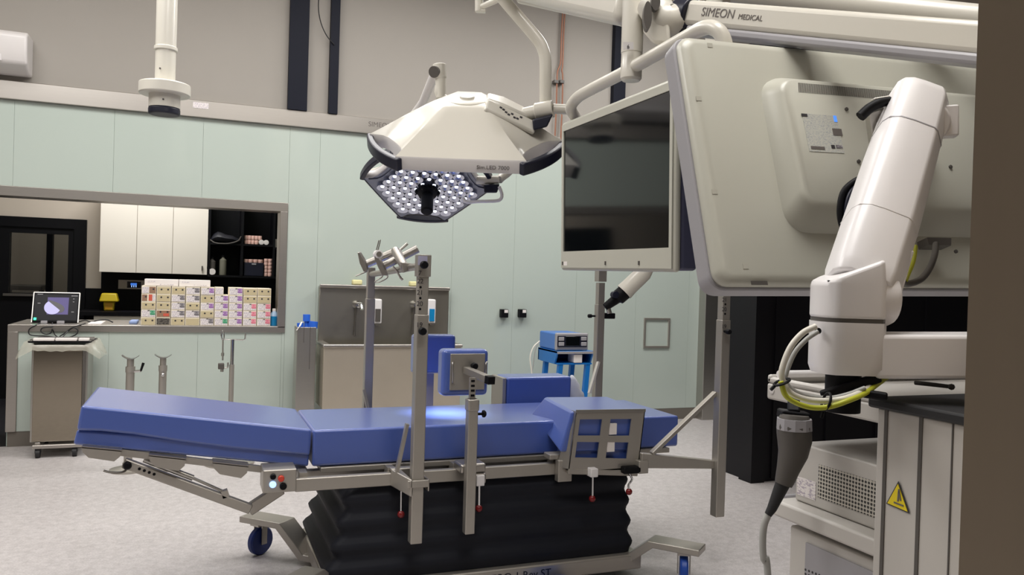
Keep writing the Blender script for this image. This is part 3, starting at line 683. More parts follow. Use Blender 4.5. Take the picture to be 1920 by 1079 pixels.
for i in range(4): roll(462+9*i, bt+.0005, i, False, 'pink bandage roll lying on the black crate, %s' % pos5[i], .023, .034)
for k_ in range(2):
    for j in range(5): roll(499.5+7.5*k_, bz+.0005+j*.0345, j, False, 'pink bandage roll in the %s column right of the black crate, %s' % (['nearer', 'farther'][k_], ['at the bottom', 'second up', 'third up', 'fourth up', 'on top'][j]), .019, .034)
for u, hh, m, lab in ((397.5, .17, M_dgrey, 'dark squat pump bottle on the lowest black shelf, left'), (418, .19, mat('olive grey bottle', (128, 126, 112), .4), 'olive grey bottle with dark cap on the lowest black shelf')):
    c = at(u, 500, y=RY)
    t = thing('shelf_bottle', lab, 'bottle', (c.x, RY, bz), 'bottles on the black shelf')
    obj('bottle_body', MB().lathe((c.x, RY, bz), Z, [(.03, 0), (.032, .005), (.032, hh*.75), (.012, hh*.85), (.012, hh*.9)], 18), m, t)
    obj('bottle_cap', MB().lathe((c.x, RY, bz), Z, [(.014, hh*.9), (.014, hh), (.0, hh)], 14), M_black, t)
c = at(398, 503, y=RY-.05)
tag(obj('white_tape', MB().lathe((c.x, RY-.06, bz+.03), Y, [(0, 0), (.03, 0), (.03, .02), (0, .02)], 18), M_paper), 'white tape roll leaning on the dark pump bottle', 'tape')
# dark folded bag on the upper left shelf
a = at(395, 455, y=RY); bgp = [(395, 452), (398, 440), (410, 434), (430, 433), (445, 438), (452, 446), (448, 455)]
t = thing('folded_bag', 'crumpled black bag on the upper black shelf beside cabinet', 'bag', (at(425, 455, y=RY).x, RY, sh))
rng = []
for s in range(9):
    f_ = s/8; u = 394+56*f_; hgt = (.035+.07*sin(pi*min(1, f_*1.15))+.02*sin(9*f_))
    cx2 = at(u, 450, y=RY).x; rng.append([(cx2, RY+.11*cos(q)*(.5+.5*sin(pi*f_)**.5), sh+.002+max(0, hgt*(.5+.5*sin(q)))) for q in [2*pi*i/12 for i in range(12)]])
obj('bag_body', MB().loft(rng), mat('black nylon', (34, 35, 42), .5), t)
obj('bag_strap', MB().tube(spl([at(394, 450, y=RY-.1), at(405, 456, y=RY-.11), at(428, 457, y=RY-.11), at(446, 452, y=RY-.1), at(452, 444, y=RY-.06)]), .006, 8), M_dgrey, t)
c = at(520, 447, y=CYB+.05)
tag(obj('white_packet', MB().box(ux+.012, ux+.05, CYB+.03, CYB+.1, sh-.02, sh+.06), M_paper), 'pale packet at the far right edge of black shelves', 'packet')
obj('shelf_board', MB().box(ux+.01, sx1-.018, CYB+.005, YB-.03, sh-.038, sh-.02), M_black, [o for o in bpy.data.objects if o.name == 'open_shelf_unit'][0])
# rear base units, worktop, control panel, sharps bin
RYF = 7.85
wz = at(230, 592, y=RYF).z
x0, x1 = at(175, 600, y=RYF).x, 2.2
tag(obj('rear_worktop', MB().box(dx1+.003, x1, RYF-.02, YB-.012, wz-.003, wz+.03), M_black), 'black rear worktop under the cream wall cabinets', 'worktop')
wd = .9
for i in range(1):
    a = x0+i*wd
    t = thing('base_cabinet', 'cream drawer unit under the yellow bin, left of the stacked cartons', 'cabinet', (a+wd/2, RYF+.2, 0))
    obj('carcass', MB().box(a+.001, a+wd-.001, RYF+.02, YB-.03, .08, wz-.003), M_lam, t)
    dr = obj('drawer', MB().box(a+.003, a+wd-.003, RYF, RYF+.019, wz-.2, wz-.006), M_lam, t)
    obj('drawer_handle', MB().box(a+wd*.24, a+wd*.5, RYF-.025, RYF, wz-.055, wz-.045), M_dgrey, dr)
    obj('cabinet_door', MB().box(a+.003, a+wd-.003, RYF, RYF+.019, .09, wz-.204), M_lam, t)
    obj('plinth', MB().box(a+.001, a+wd-.001, RYF+.06, YB-.03, 0, .08), M_black, t)
a, c = at(222, 525, y=YB-.03), at(273, 543, y=YB-.03)
t = thing('control_panel', 'grey wall control panel with a small blue lit display', 'control panel', ((a.x+c.x)/2, YB-.012, c.z))
obj('panel_plate', MB().box(a.x, c.x, YB-.03, YB-.012, c.z, a.z), M_satin, t)
a2, c2 = at(238.5, 528, y=YB-.03), at(264, 540.5, y=YB-.03)
obj('display', MB().box(a2.x, c2.x, YB-.033, YB-.029, c2.z, a2.z), M_screen, t)
a2, c2 = at(245, 531, y=YB-.03), at(256.5, 535.5, y=YB-.03)
M_dsp = mat('blue display glow', (90, 150, 235), .4, emit=(70, 130, 235), estr=.8)
obj('lit_icons', MB().box(a2.x, c2.x, YB-.0345, YB-.0325, c2.z, a2.z), M_dsp, t)
for u in (247, 251, 255): q = at(u, 539, y=YB-.03); obj('lit_bar', MB().box(q.x-.003, q.x+.003, YB-.0345, YB-.0325, q.z, q.z+.018), M_lit, t)
yb = 8.1; wzt = wz+.0305
t = thing('sharps_bin', 'yellow sharps bin with a wide lid on the rear worktop', 'sharps bin', (at(205, 585, y=yb).x, yb, wzt))
zl = at(205, 566, y=yb).z; zt = at(205, 550, y=yb).z; c = at(205, 570, y=yb)
def sq(hw_, z): return [(c.x-hw_, yb-hw_, z), (c.x+hw_, yb-hw_, z), (c.x+hw_, yb+hw_, z), (c.x-hw_, yb+hw_, z)]
obj('bin_body', MB().loft([sq(.04, wzt), sq(.046, zl)]), M_yel, t, bev=.008)
obj('bin_lid', MB().loft([sq(.078, zl), sq(.076, zl+.012), sq(.06, zt)]), M_yel, t, bev=.01)
obj('bin_label', MB().box(c.x-.03, c.x+.03, yb-.047, yb-.036, wzt+.012, zl-.01), M_ylab, t)

# ================================================================== THE OPERATING TABLE
YM, YF_, YR, YP, YFP = 2.95, 3.42, 2.875, 2.78, 3.62
t = thing('operating_table', 'blue padded operating table on a black bellows pedestal', 'operating table', (1.2, 3.2, 0))
tb = t
def side(pix, y=YM): return [at(u, v, y=y) for u, v in pix]
# leg cushion: two layers
q = side([(152, 761), (584.5, 806), (583, 836), (581, 856), (520, 850), (440, 843), (340, 830), (250, 816), (190, 810), (143.5, 808.5), (147, 786)]); q = [V((p.x, YM, p.z)) for p in q]
obj('leg_cushion', MB().prism(q, (0, YF_-YM, 0)), M_blue, t, bev=.010, seg=3)
q2 = [V((p.x, YM+.012, p.z)) for p in side([(143, 808), (260, 816), (400, 834), (581, 853), (579, 877.5), (136, 836)])]
obj('lower_cushion', MB().prism(q2, (0, YF_-YM-.024, 0)), M_blue, t, bev=.008, seg=3)
q = side([(587, 805.5), (1273, 782), (1273, 838), (1210, 846), (1062, 851), (581.5, 876.5)]); q = [V((p.x, YM, p.z)) for p in q]
zmt = (q[0].z+q[1].z)/2; zmb = q[5].z
xm0, xm1 = q[0].x, q[1].x
obj('seat_cushion', MB().box(xm0, 1.56, YM, YF_, zmb, zmt), M_blue, t, bev=.010, seg=3)
obj('head_cushion', MB().box(1.563, xm1, YM, YF_, zmb, zmt), M_blue, t, bev=.010, seg=3)
# frame: tray, long rails, spacers
zr1 = at(640, 892, y=YR).z; zr0 = at(640, 916, y=YR).z
xr0 = at(553, 900, y=YR).x
obj('support_plate', MB().box(xm0+.03, xm1-.05, YM-.012, YF_+.01, zmb-.022, zmb-.002), M_satin, t, bev=.002)
for yy, nm in ((YR, 'side_rail'), (2*(YM+YF_)/2-YR, 'side_rail')):
    rl = obj(nm, MB().box(xr0, 1.80, yy-.014, yy+.014, zr0, zr1), M_satin, t, bev=.003)
    s_ = 1 if yy < 3 else -1
    for u in (570, 735, 858, 1045, 1150):
        xx = at(u, 890, y=YR).x; b = MB().box(xx-.014, xx+.014, min(yy+.012*s_, yy+.075*s_), max(yy+.012*s_, yy+.075*s_), zr1-.03, zmb-.004); obj('rail_spacer', b, M_satin, rl)
obj('under_frame', MB().box(xr0+.02, 1.78, YM+.03, YM+.07, zr0+.005, zmb-.022).box(xr0+.02, 1.78, YF_-.07, YF_-.03, zr0+.005, zmb-.022).box(xr0+.02, xr0+.06, YM+.07, YF_-.07, zr0+.005, zmb-.022), M_satin, t)
# control box with four buttons
a, c = at(493, 882, y=YR-.01), at(555, 921, y=YR-.01)
cb = obj('control_box', MB().box(a.x, c.x, YR-.02, YR+.1, c.z, a.z), M_satin, t, bev=.004)
for (u, v, r, m) in ((512, 894.5, .010, M_black), (527, 898, .011, M_redb), (511.5, 909, .0115, M_lit), (531, 912.5, .012, M_black)):
    p = at(u, v, y=YR-.021); obj('button', MB().lathe((p.x, YR-.02, p.z), -Y, [(r, 0), (r, .006), (r*.8, .009), (0, .009)], 18), m, cb)
# leg section under rail and tabs
def lerp(a, b, f): return a+(b-a)*f
lr0, lr1 = at(200, 843, y=YM+.0), at(505, 880, y=YM+.0)
for dy in (.02, YF_-YM-.02): obj('leg_rail', MB().bar(lr0+V((0, dy, -.008)), lr1+V((0, dy, -.008)), .02, .022), M_satin, t)
for (ua, va), (ub, vb), hh in (((153, 839), (228, 846), 20), ((279, 854.5), (349, 862), 22), ((399, 868), (466, 875.5), 22)):
    pts = side([(ua, va), (ub, vb), (ub-3, vb+hh*.55), (ub-14, vb+hh), (ua+13, va+hh*1.0), (ua+2, va+hh*.5)], YM-.02)
    o = obj('clamp_tab', MB().prism([V((p.x, YM-.02, p.z)) for p in pts], (0, .008, 0)), M_satin, t)
    obj('tab_lip', MB().bar(V((pts[0].x, YM+.01, pts[0].z)), V((pts[1].x, YM+.01, pts[1].z)), .06, .006), M_steelh, o)
# folding struts
yS = YM+.02
s0, s1 = at(232, 868, y=yS), at(470, 955, y=yS)
st = obj('fold_strut', MB().bar(s0, s1, .03, .033), M_satin, t, bev=.004)
for k in range(4):
    p = lerp(s0, s1, .12+.037*k); obj('strut_hole', MB().lathe(p+V((0, -.0145, .002)), -Y, [(.005, 0), (.005, .002), (0, .002)], 10), M_black, st)
p = at(239, 873, y=yS-.02); obj('strut_knob', MB().lathe(p, -Y, [(.013, 0), (.014, .01), (.009, .02), (0, .02)], 16), M_black, st)
obj('release_lever', MB().tube(spl([at(u, v, y=yS-.02) for u, v in ((194, 883), (205, 886), (222, 887), (234, 884), (240, 876))]), .006, 8, flat=.6), mat('dark lever steel', (104, 99, 92), .45, .6), st)
obj('gas_spring', MB().tube([at(270, 862, y=yS), at(362, 897, y=yS)], .010, 10).tube([at(362, 897, y=yS), at(420, 923, y=yS)], .005, 10), M_steel, t)
obj('spring_bracket', MB().bar(at(420, 920, y=yS), at(424, 932, y=yS), .03, .022), M_satin, t)
obj('lower_strut', MB().bar(at(466, 957, y=yS+.03), at(528, 916, y=yS+.03), .03, .042), M_satin, t, bev=.004)
p = at(467, 955, y=yS-.005); obj('pivot_bolt', MB().lathe(p, -Y, [(.009, 0), (.009, .006), (0, .007)], 14), M_steel, t)
# bellows pedestal
zlo, zhi = .10, zr0-.004
rings = []; nz = 4
bx0, bx1, by0, by1 = .47, 1.70, 2.86, 3.52
for i in range(nz*6+1):
    f_ = i/(nz*6); zz = zlo+(zhi-zlo)*f_; o = .026*(.5-.5*cos(2*pi*f_*nz)); oy = .013*(.5-.5*cos(2*pi*f_*nz))
    sh_ = .075*f_
    def rr(x0, x1, y0, y1, r=.06):
        out = []
        for (cx_, cy_, a0) in ((x1-r, y1-r, 0), (x0+r, y1-r, pi/2), (x0+r, y0+r, pi), (x1-r, y0+r, 3*pi/2)):
            for k in range(4): out.append((cx_+r*cos(a0+k*pi/6), cy_+r*sin(a0+k*pi/6), zz))
        return out
    rings.append(rr(bx0+sh_-o, bx1-sh_*.3+o*.5, by0+sh_*.4-oy, by1-sh_+oy, .035))
obj('bellows', MB().loft(rings), M_bellow, t, sharp=75)
base = obj('base', MB().box(bx0-.01, bx1+.03, by0-.03, by1+.03, .035, .099), M_satin, t, bev=.008)
pq = at(905, 1077, y=by0-.031)
text('base_lettering', 'SURG PRO 1 Rev ST', .042, (at(868, 1078, y=by0-.031).x, by0-.031, .052), X, Z, M_navy, base)
# splayed legs with casters
def leg(outer, inner, foot, wd, m_w, wheel_dir, wr=.06):
    outer, inner, foot = V(outer), V(inner), V(foot)
    d = (inner-outer); d.z = 0; n_ = V((-d.y, d.x, 0)).normalized()*wd/2
    b = MB(); th = .026
    pts = [outer, inner, foot, foot+(foot-inner).normalized()*.0+V((d.x, d.y, 0)).normalized()*.1]
    lo = [p-Z*th for p in pts]; lo[1] = inner-Z*th-V((d.x, d.y, 0)).normalized()*.02; lo[2] = foot-Z*th-V((d.x, d.y, 0)).normalized()*.02
    prof = pts+lo[::-1]
    b.prism([p-n_ for p in prof], n_*2)
    o = obj('leg', b, M_satin, t, bev=.003)
    wc = outer+(inner-outer)*.35; wd_ = V((wheel_dir[0], wheel_dir[1], 0)).normalized(); ax = V((-wd_.y, wd_.x, 0))
    wcx = V((wc.x, wc.y, wr))
    cs = obj('caster', MB().bar(V((wc.x, wc.y, 0))+ax*.024+Z*(wr-.012), V((wc.x, wc.y, 0))+ax*.024+Z*(outer.z-th), .028, .004, up=ax).bar(V((wc.x, wc.y, 0))-ax*.024+Z*(wr-.012), V((wc.x, wc.y, 0))-ax*.024+Z*(outer.z-th), .028, .004, up=ax).bar(V((wc.x, wc.y, outer.z-th-.012)), V((wc.x, wc.y, outer.z-th+.002)), .07, .05, up=ax), M_steelh, o)
    obj('wheel', MB().lathe(wcx-ax*.017, ax, [(.0, 0), (wr*.5, .001), (wr*.9, .001), (wr, .008), (wr, .026), (wr*.9, .033), (wr*.5, .033), (0, .034)], 28), m_w, cs)
leg((.235, 3.60, .165), (.385, 3.455, .165), (.475, 3.39, .045), .10, M_bluer, (.8, .6))
leg((1.90, 2.655, .165), (1.765, 2.815, .165), tuple(at(1155, 1052, z=.045)), .10, mat('blue wheel', (34, 76, 170), .4), (.6, 1))
leg((.3, 2.74, .165), (.42, 2.87, .165), (.52, 2.98, .05), .085, M_bluer, (.3, 1))
leg((1.9, 3.62, .165), (1.78, 3.48, .165), (1.68, 3.36, .05), .085, M_bluer, (.3, 1))
# foot pedal
c = at(1045, 1076, z=.07)
tag(obj('foot_pedal', MB().lathe((c.x, c.y-.05, 0), Z, [(.07, 0), (.07, .04), (.055, .062), (0, .068)], 24), M_bluep), 'blue foot pedal in front of the table base, at lower frame edge', 'pedal')

# ---- accessories clamped to the rails
def lever(parent, u, v0, v1, y, r=.0135, kink=None):
    a, c = at(u, v0, y=y), at(u-.5, v1, y=y)
    l = obj('clamp_lever', MB().tube([a, c] if not kink else spl([a, at(u+kink, (v0+v1)/2-4, y=y), at(u-1, (v0+v1)/2+6, y=y), c], 5), .0045, 8), M_chrome, parent)
    obj('lever_ball', MB().ball(c-Z*.008, r, 16), M_red, l)
def numbers(parent, vals, x, y, us=None):
    for s, (u, v) in vals:
        p = at(u, v, y=y); text('number', s, .024, (p.x-.013, y, p.z-.009), X, Z, M_ink, parent)
# numbered near post (left)
xs_ = at(786, 740, y=YP).x
t = thing('square_post', 'tall numbered steel post clamped to the near rail, mid table', 'post', (xs_, YP, at(775, 1018, y=YP).z), 'square steel posts on the table')
zt, zb_, zi = at(787, 478, y=YP).z, at(775, 1018, y=YP).z, at(786, 590, y=YP).z
hw = .0215
obj('outer_tube', MB().box(xs_-hw, xs_+hw, YP-hw, YP+hw, zb_, zi), M_satin, t, bev=.003)
obj('inner_tube', MB().box(xs_-.0185, xs_+.0185, YP-.0185, YP+.0185, zi, zt-.03), M_satin, t, bev=.002)
hd = obj('head_sleeve', MB().box(xs_-.024, xs_+.024, YP-.024, YP+.024, at(787, 519, y=YP).z, zt), M_satin, t, bev=.002)
a, c = at(784, 480, y=YP-.025), at(801, 498, y=YP-.025)
obj('sticker', MB().box(a.x, min(c.x, xs_+.022), YP-.0252, YP-.0238, c.z, a.z), M_lil, hd)
def knob(parent, u, v, y, r=.014, axis=-Y, m=None):
    p = at(u, v, y=y); return obj('knob', MB().lathe(p, axis, [(r*.5, -.012), (r*.5, .008), (r, .01), (r, .024), (r*.8, .028), (0, .028)], 18), m or M_black, parent)
knob(t, 793, 497, YP-.03); knob(t, 790, 621, YP-.03)
def hol(parent, lst, y):
    b = MB()
    for u, v in lst: p = at(u, v, y=y); b.lathe((p.x, y+.001, p.z), -Y, [(.0045, 0), (.0045, .002), (0, .002)], 10)
    obj('index_hole', b, M_black, parent)
hol(t, [(788.5, 539), (788, 559.5), (787.5, 580)], YP-.0185)
numbers(t, [('7', (791, 512)), ], 0, YP-.0247); numbers(t, [('22', (788.5, 527)), ('21', (788, 548.5)), ('20', (787.5, 569.5))], 0, YP-.019); numbers(t, [('19', (787, 609))], 0, YP-.022)
q0, q1 = at(733, 890, y=YP+.05), at(762, 917, y=YP+.05)
obj('rail_clamp', MB().prism([(xs_-.075, YR-.016, q0.z+.01), (xs_-.04, YR-.016, q0.z+.01), (xs_-.022, YP-.03, q0.z-.005), (xs_-.03, YP-.03, q0.z-.005)], (0, 0, -.06)).box(xs_-.075, xs_+.03, YR-.02, YR-.014, q0.z-.05, q0.z+.012).box(xs_-.04, xs_+.04, YP-.03, YP-.0225, q0.z-.035, q0.z-.008).box(xs_+.034, xs_+.04, YP-.03, YR-.016, q0.z-.05, q0.z-.008).box(xs_-.075, xs_+.03, YR-.016, YR+.02, q0.z+.0, q0.z+.012), M_satin, t, bev=.003)
obj('brace', MB().bar((xs_-.028, YP+.05, at(770, 800, y=YP).z), (xs_-.06, YP+.06, q0.z+.0), .012, .02, up=(0, 1, 0)), M_satin, t)
lever(t, 752.5, 913, 961, YP+.04)
# far post (left)
p0 = at(683, 640, y=YFP); p1 = at(697.5, 640, y=YFP); xf = (p0.x+p1.x)/2+.004
t2 = thing('square_post', 'plain steel post standing on the far rail, in front of sink', 'post', (xf, YFP, .42), 'square steel posts on the table')
zt2 = at(690, 502, y=YFP).z; zm = at(690, 560, y=YFP).z
obj('outer_tube', MB().box(xf-.0195, xf+.0195, YFP-.0195, YFP+.0195, .42, zm), M_satin, t2, bev=.003)
obj('inner_tube', MB().box(xf-.0165, xf+.0165, YFP-.0165, YFP+.0165, zm, zt2), M_satin, t2, bev=.002)
obj('rail_clamp', MB().box(xf-.03, xf+.03, YF_+.085, YFP-.018, .505, .545), M_satin, t2, bev=.003)
obj('brace', MB().bar(at(682, 731, y=YFP-.035), at(690, 768, y=YFP-.05), .012, .02, up=(0, 1, 0)), M_satin, t2, label='angled flat steel brace')
# bridge of clamps between the two posts
b0 = V((xs_-.0, YP+.024, at(778, 498, y=YP).z)); b1 = V((xf, YFP-.02, zt2-.03))
t3 = thing('clamp_bridge', 'steel cross tube with angled clamp tubes joining the two left posts', 'clamp assembly', (b0+b1)/2)
obj('cross_tube', MB().tube([b0, b1], .0135, 14), M_steelh, t3)
ym = 3.1
def pp(u, v, y=ym): return at(u, v, y=y)
obj('clamp_tube', MB().tube([pp(718, 500), pp(783, 467, ym-.02)], .0165, 18), M_steelh, t3)
obj('clamp_tube', MB().tube([pp(684, 497, ym+.06), pp(737, 474, ym+.05)], .0165, 18), M_steelh, t3)
def plate(pix, y):
    nd = (pp(738, 473, y)-pp(684, 495, y)).normalized()*.010
    return obj('end_plate', MB().prism([pp(u, v, y) for u, v in pix], nd+V((0, .012, 0))), M_steelh, t3, bev=.0015)
plate([(670, 474), (673.5, 474), (682, 488), (688.5, 506), (686, 511), (681.5, 510), (674, 494)], ym+.03)
plate([(701.7, 480), (705.7, 480.7), (714, 492), (720, 503), (725, 517.5), (716, 517), (710.5, 505.5), (702.5, 488)], ym-.03)
for (u, v) in ((710, 477), (746.5, 475.5)):
    c = pp(u, v, ym-.03); cb_ = obj('clamp_collar', MB().lathe(c, -Y, [(.0165, -.03), (.0165, .004), (.012, .005)], 20), M_arm, t3)
    obj('clamp_bolt', MB().lathe(c, -Y, [(.0105, .0), (.0105, .009), (0, .0095)], 16), M_steelh, cb_)
obj('lever_rod', MB().tube([pp(704.5, 474), pp(710.5, 451)], .0022, 8), M_steelh, t3)
obj('lever_rod', MB().tube([pp(707.5, 475), pp(713.5, 450)], .0022, 8), M_steelh, t3)
obj('lever_rod', MB().tube([pp(748, 471), pp(764, 457)], [.005, .006], 8), M_steel, t3)
obj('wire_hook', MB().tube(spl([pp(u, v) for u, v in ((718, 514), (716, 520), (706, 526), (703, 530), (712, 529), (724, 523), (727, 518), (724, 514))], 4), .0026, 8), M_satin, t3)
obj('wire_hook', MB().tube([pp(689, 509, ym+.06), pp(667, 518, ym+.06)], .0026, 8), M_satin, t3)
obj('curved_lever', MB().tube(spl([pp(u, v) for u, v in ((737, 500), (744, 509), (751, 521), (755, 525))], 4), [.004]*8+[.005]*5, 8), M_steelh, t3)
obj('joint_block', MB().prism([pp(752, 492, 2.95), pp(772, 494, 2.95), pp(772, 506, 2.95), pp(757, 512, 2.95)], (0, .03, 0)).tube([pp(741, 470, ym), pp(758, 500, 2.96)], .017, 14), M_steelh, t3, bev=.002)

# numbered near post (right)
xr_ = at(1352, 740, y=YP).x; zb_ = at(1345, 968, y=YP).z
t = thing('square_post', 'tall steel post at the head end of table beside black wall', 'post', (xr_, YP, zb_), 'square steel posts on the table')
zi = at(1352, 600, y=YP).z; zt = at(1352, 470, y=YP).z
obj('outer_tube', MB().box(xr_-hw, xr_+hw, YP-hw, YP+hw, zb_, zi), M_satin, t, bev=.003)
obj('inner_tube', MB().box(xr_-.0185, xr_+.0185, YP-.0185, YP+.0185, zi, zt), M_satin, t, bev=.002)
hol(t, [(1360, 553), (1360, 571), (1359.5, 589)], YP-.0185)
knob(t, 1361, 622, YP-.03, .011)
numbers(t, [('22', (1359, 544)), ('21', (1359, 562)), ('20', (1358.5, 580))], 0, YP-.019); numbers(t, [('19', (1358, 612))], 0, YP-.022)
j0 = at(1212, 868, y=YP+.02); j1 = V((xr_-hw, YP, at(1340, 873, y=YP).z))
br = obj('support_arm', MB().prism([at(1204, 851, y=YP), at(1340, 865, y=YP), at(1340, 880, y=YP), at(1215, 879, y=YP), at(1204, 888, y=YP)], (0, .035, 0)), M_satin, t, bev=.003)
obj('diagonal_brace', MB().bar(at(1222, 851, y=YP+.015), at(1341, 737, y=YP+.015), .016, .026, up=(0, 1, 0)), M_satin, t, bev=.002)
obj('rail_clamp', MB().box(at(1196, 870, y=YP).x, at(1214, 870, y=YP).x, YP-.01, YR+.07, at(1205, 888, y=YP).z, at(1205, 864, y=YP).z).box(1.70, at(1205, 870, y=YP).x, YR-.004, YR+.02, zr0+.01, zr1-.01), M_satin, t, bev=.003)
# far post (right)
xf = (at(1114, 640, y=YFP).x+at(1131, 640, y=YFP).x)/2
t = thing('square_post', 'steel post rising on the far rail under the front monitor', 'post', (xf, YFP, .42), 'square steel posts on the table')
zm = at(1122, 571, y=YFP).z; zt = at(1124, 512, y=YFP).z
obj('outer_tube', MB().box(xf-.02, xf+.02, YFP-.02, YFP+.02, .42, zm), M_satin, t, bev=.003)
obj('inner_tube', MB().box(xf-.0175, xf+.0175, YFP-.0175, YFP+.0175, zm, zt-.05), M_satin, t, bev=.002)
obj('head_sleeve', MB().box(xf-.023, xf+.023, YFP-.023, YFP+.023, zt-.045, zt+.02), M_satin, t, bev=.002)
knob(t, 1112, 593, YFP, .010, -X)
a, c = at(1134, 587, y=YFP), at(1147, 598, y=YFP)
obj('clamp_knob', MB().box(xf+.02, c.x+.01, YFP-.02, YFP+.01, c.z, a.z), M_black, t, bev=.004)
obj('rail_clamp', MB().box(xf-.03, xf+.03, YF_+.085, YFP-.018, .505, .545), M_satin, t, bev=.003)
obj('brace', MB().bar(at(1122, 679, y=YFP-.03), at(1105, 738, y=YFP-.06), .01, .022, up=(0, 1, 0)), M_white, t, label='pale flat brace leaning on the post')

# near padded side support
xq = at(882, 870, y=YP).x; zb_ = at(880, 1000, y=YP).z; zs = at(882, 748, y=YP).z
t = thing('side_support', 'square blue side support pad seen from its steel back, near rail', 'side support', (xq, YP, zb_), 'side supports on the table')
obj('post', MB().box(xq-.0185, xq+.0185, YP-.0185, YP+.0185, zb_, zs), M_satin, t, bev=.003)
PY = 2.93
a, c = at(831, 656, y=PY), at(915, 742, y=PY)
obj('cushion', MB().box(a.x, c.x, PY, PY+.075, c.z, a.z), M_blue, t, bev=.018, seg=4)
a2, c2 = at(845, 664, y=PY-.004), at(908, 731, y=PY-.004)
bp = obj('back_plate', MB().box(a2.x, c2.x, PY-.006, PY+.002, c2.z, a2.z), M_satin, t, bev=.002)
for u in (850, 912.5):
    obj('plate_handle', MB().tube(spl([at(u, 679, y=PY-.006), at(u-1, 684, y=PY-.022), at(u-1, 712, y=PY-.022), at(u-2, 719, y=PY-.006)], 5), .0035, 8), M_steel, bp)
obj('arm', MB().bar(at(874, 694, y=PY-.012), at(916, 712, y=YP-.05), .026, .026), M_satin, t, bev=.002)
e0, e1 = at(915, 711.5, y=YP-.048), at(922, 714.5, y=YP-.075)
obj('arm_cap', MB().bar(e0, e1, .028, .028), M_black, t)
knob(t, 887, 686, PY-.02, .013)
xs2 = at(884, 730, y=YP+.01).x; zt3 = at(884, 708, y=YP+.01).z
obj('slotted_bar', MB().box(xs2-.011, xs2+.011, YP-.004, YP+.008, zs-.03, zt3), M_satin, t)
b = MB()
for k in range(4): z_ = lerp(zs+.012, zt3-.012, k/3); b.box(xs2-.007, xs2+.007, YP-.006, YP-.003, z_-.004, z_+.004)
obj('slot', b, M_black, t)
obj('collar', MB().box(xq-.022, xq+.022, YP-.022, YP+.022, zs-.045, zs), M_satin, t, bev=.006)
p0, p1 = at(892, 777, y=YP), at(906, 777, y=YP)
kn = obj('t_knob', MB().tube([V((xq+.02, YP, p0.z)), V((p1.x, YP, p0.z))], .005, 10).lathe((p1.x-.002, YP, p0.z), X, [(.013, 0), (.014, .006), (.009, .012), (0, .012)], 16), M_black, t)
cz = at(890, 884, y=YR-.02).z
obj('rail_clamp', MB().box(xq-.03, xq+.07, YP+.019, YR+.016, cz+.005, cz+.04).box(xq+.01, xq+.07, YP+.012, YR-.014, cz-.035, cz+.005), M_steelh, t, bev=.008)
a = at(898, 905, y=YP+.02); obj('clamp_block', MB().box(a.x-.016, a.x+.016, YP+.0, YP+.04, a.z-.01, a.z+.03), M_arm, t, bev=.003)
lever(t, 898.5, 905, 950, YP+.02)
# far side support
FYP = 3.56; a, c = at(797, 627, y=FYP), at(848.5, 699, y=FYP)
t = thing('side_support', 'blue side support pad on the far rail, left of sink end', 'side support', ((a.x+c.x)/2, FYP, .5), 'side supports on the table')
obj('cushion', MB().box(a.x-.06, c.x, FYP-.04, FYP+.03, c.z, a.z), M_blue, t, bev=.015, seg=3)
a = at(797, 700, y=FYP+.06); c = at(811, 700, y=FYP+.06)
obj('post', MB().box(a.x, c.x, FYP+.032, FYP+.07, .46, at(800, 680, y=FYP+.06).z), M_lil, t, bev=.003)
obj('toothed_bar', MB().box(a.x-.022, a.x-.006, FYP+.04, FYP+.06, .46, at(800, 690, y=FYP+.06).z), M_satin, t)
obj('rail_clamp', MB().box(a.x-.02, c.x+.02, YF_+.085, FYP+.032, .5, .54), M_satin, t)
# far arm cushion
AY = 3.52; a, c = at(943, 707, y=AY), at(1066, 758, y=AY)
t = thing('arm_cushion', 'oblong blue cushion with a steel side plate beyond the mattress', 'cushion', ((a.x+c.x)/2, AY, .6))
obj('cushion', MB().box(a.x+.008, c.x, AY-.03, AY+.12, .60, a.z), M_blue, t, bev=.014, seg=3)
obj('side_plate', MB().box(a.x-.012, a.x+.006, AY-.03, AY+.12, .56, a.z-.003), M_satin, t, bev=.002)
obj('rail_clamp', MB().box(a.x-.012, c.x-.05, AY-.02, AY+.1, .56, .6), M_satin, t)
# white bag behind the bolster
random.seed(5); bz0 = .6; rng = []
c0 = at(1078, 740, y=3.6)
for k in range(7):
    f_ = k/6; cz_ = bz0+(at(1070, 704, y=3.6).z-bz0)*f_; rr_ = .05*(1-f_)**.7+.006
    cx2 = c0.x+.015-.035*f_
    rng.append([(cx2+rr_*cos(q)*random.uniform(.7, 1.2), 3.6+rr_*.7*sin(q)*random.uniform(.7, 1.2), cz_) for q in [2*pi*i/14 for i in range(14)]])
tag(obj('plastic_bag', MB().loft(rng), M_bagw, sharp=180), 'crumpled white plastic bag behind the blue bolster', 'plastic bag')
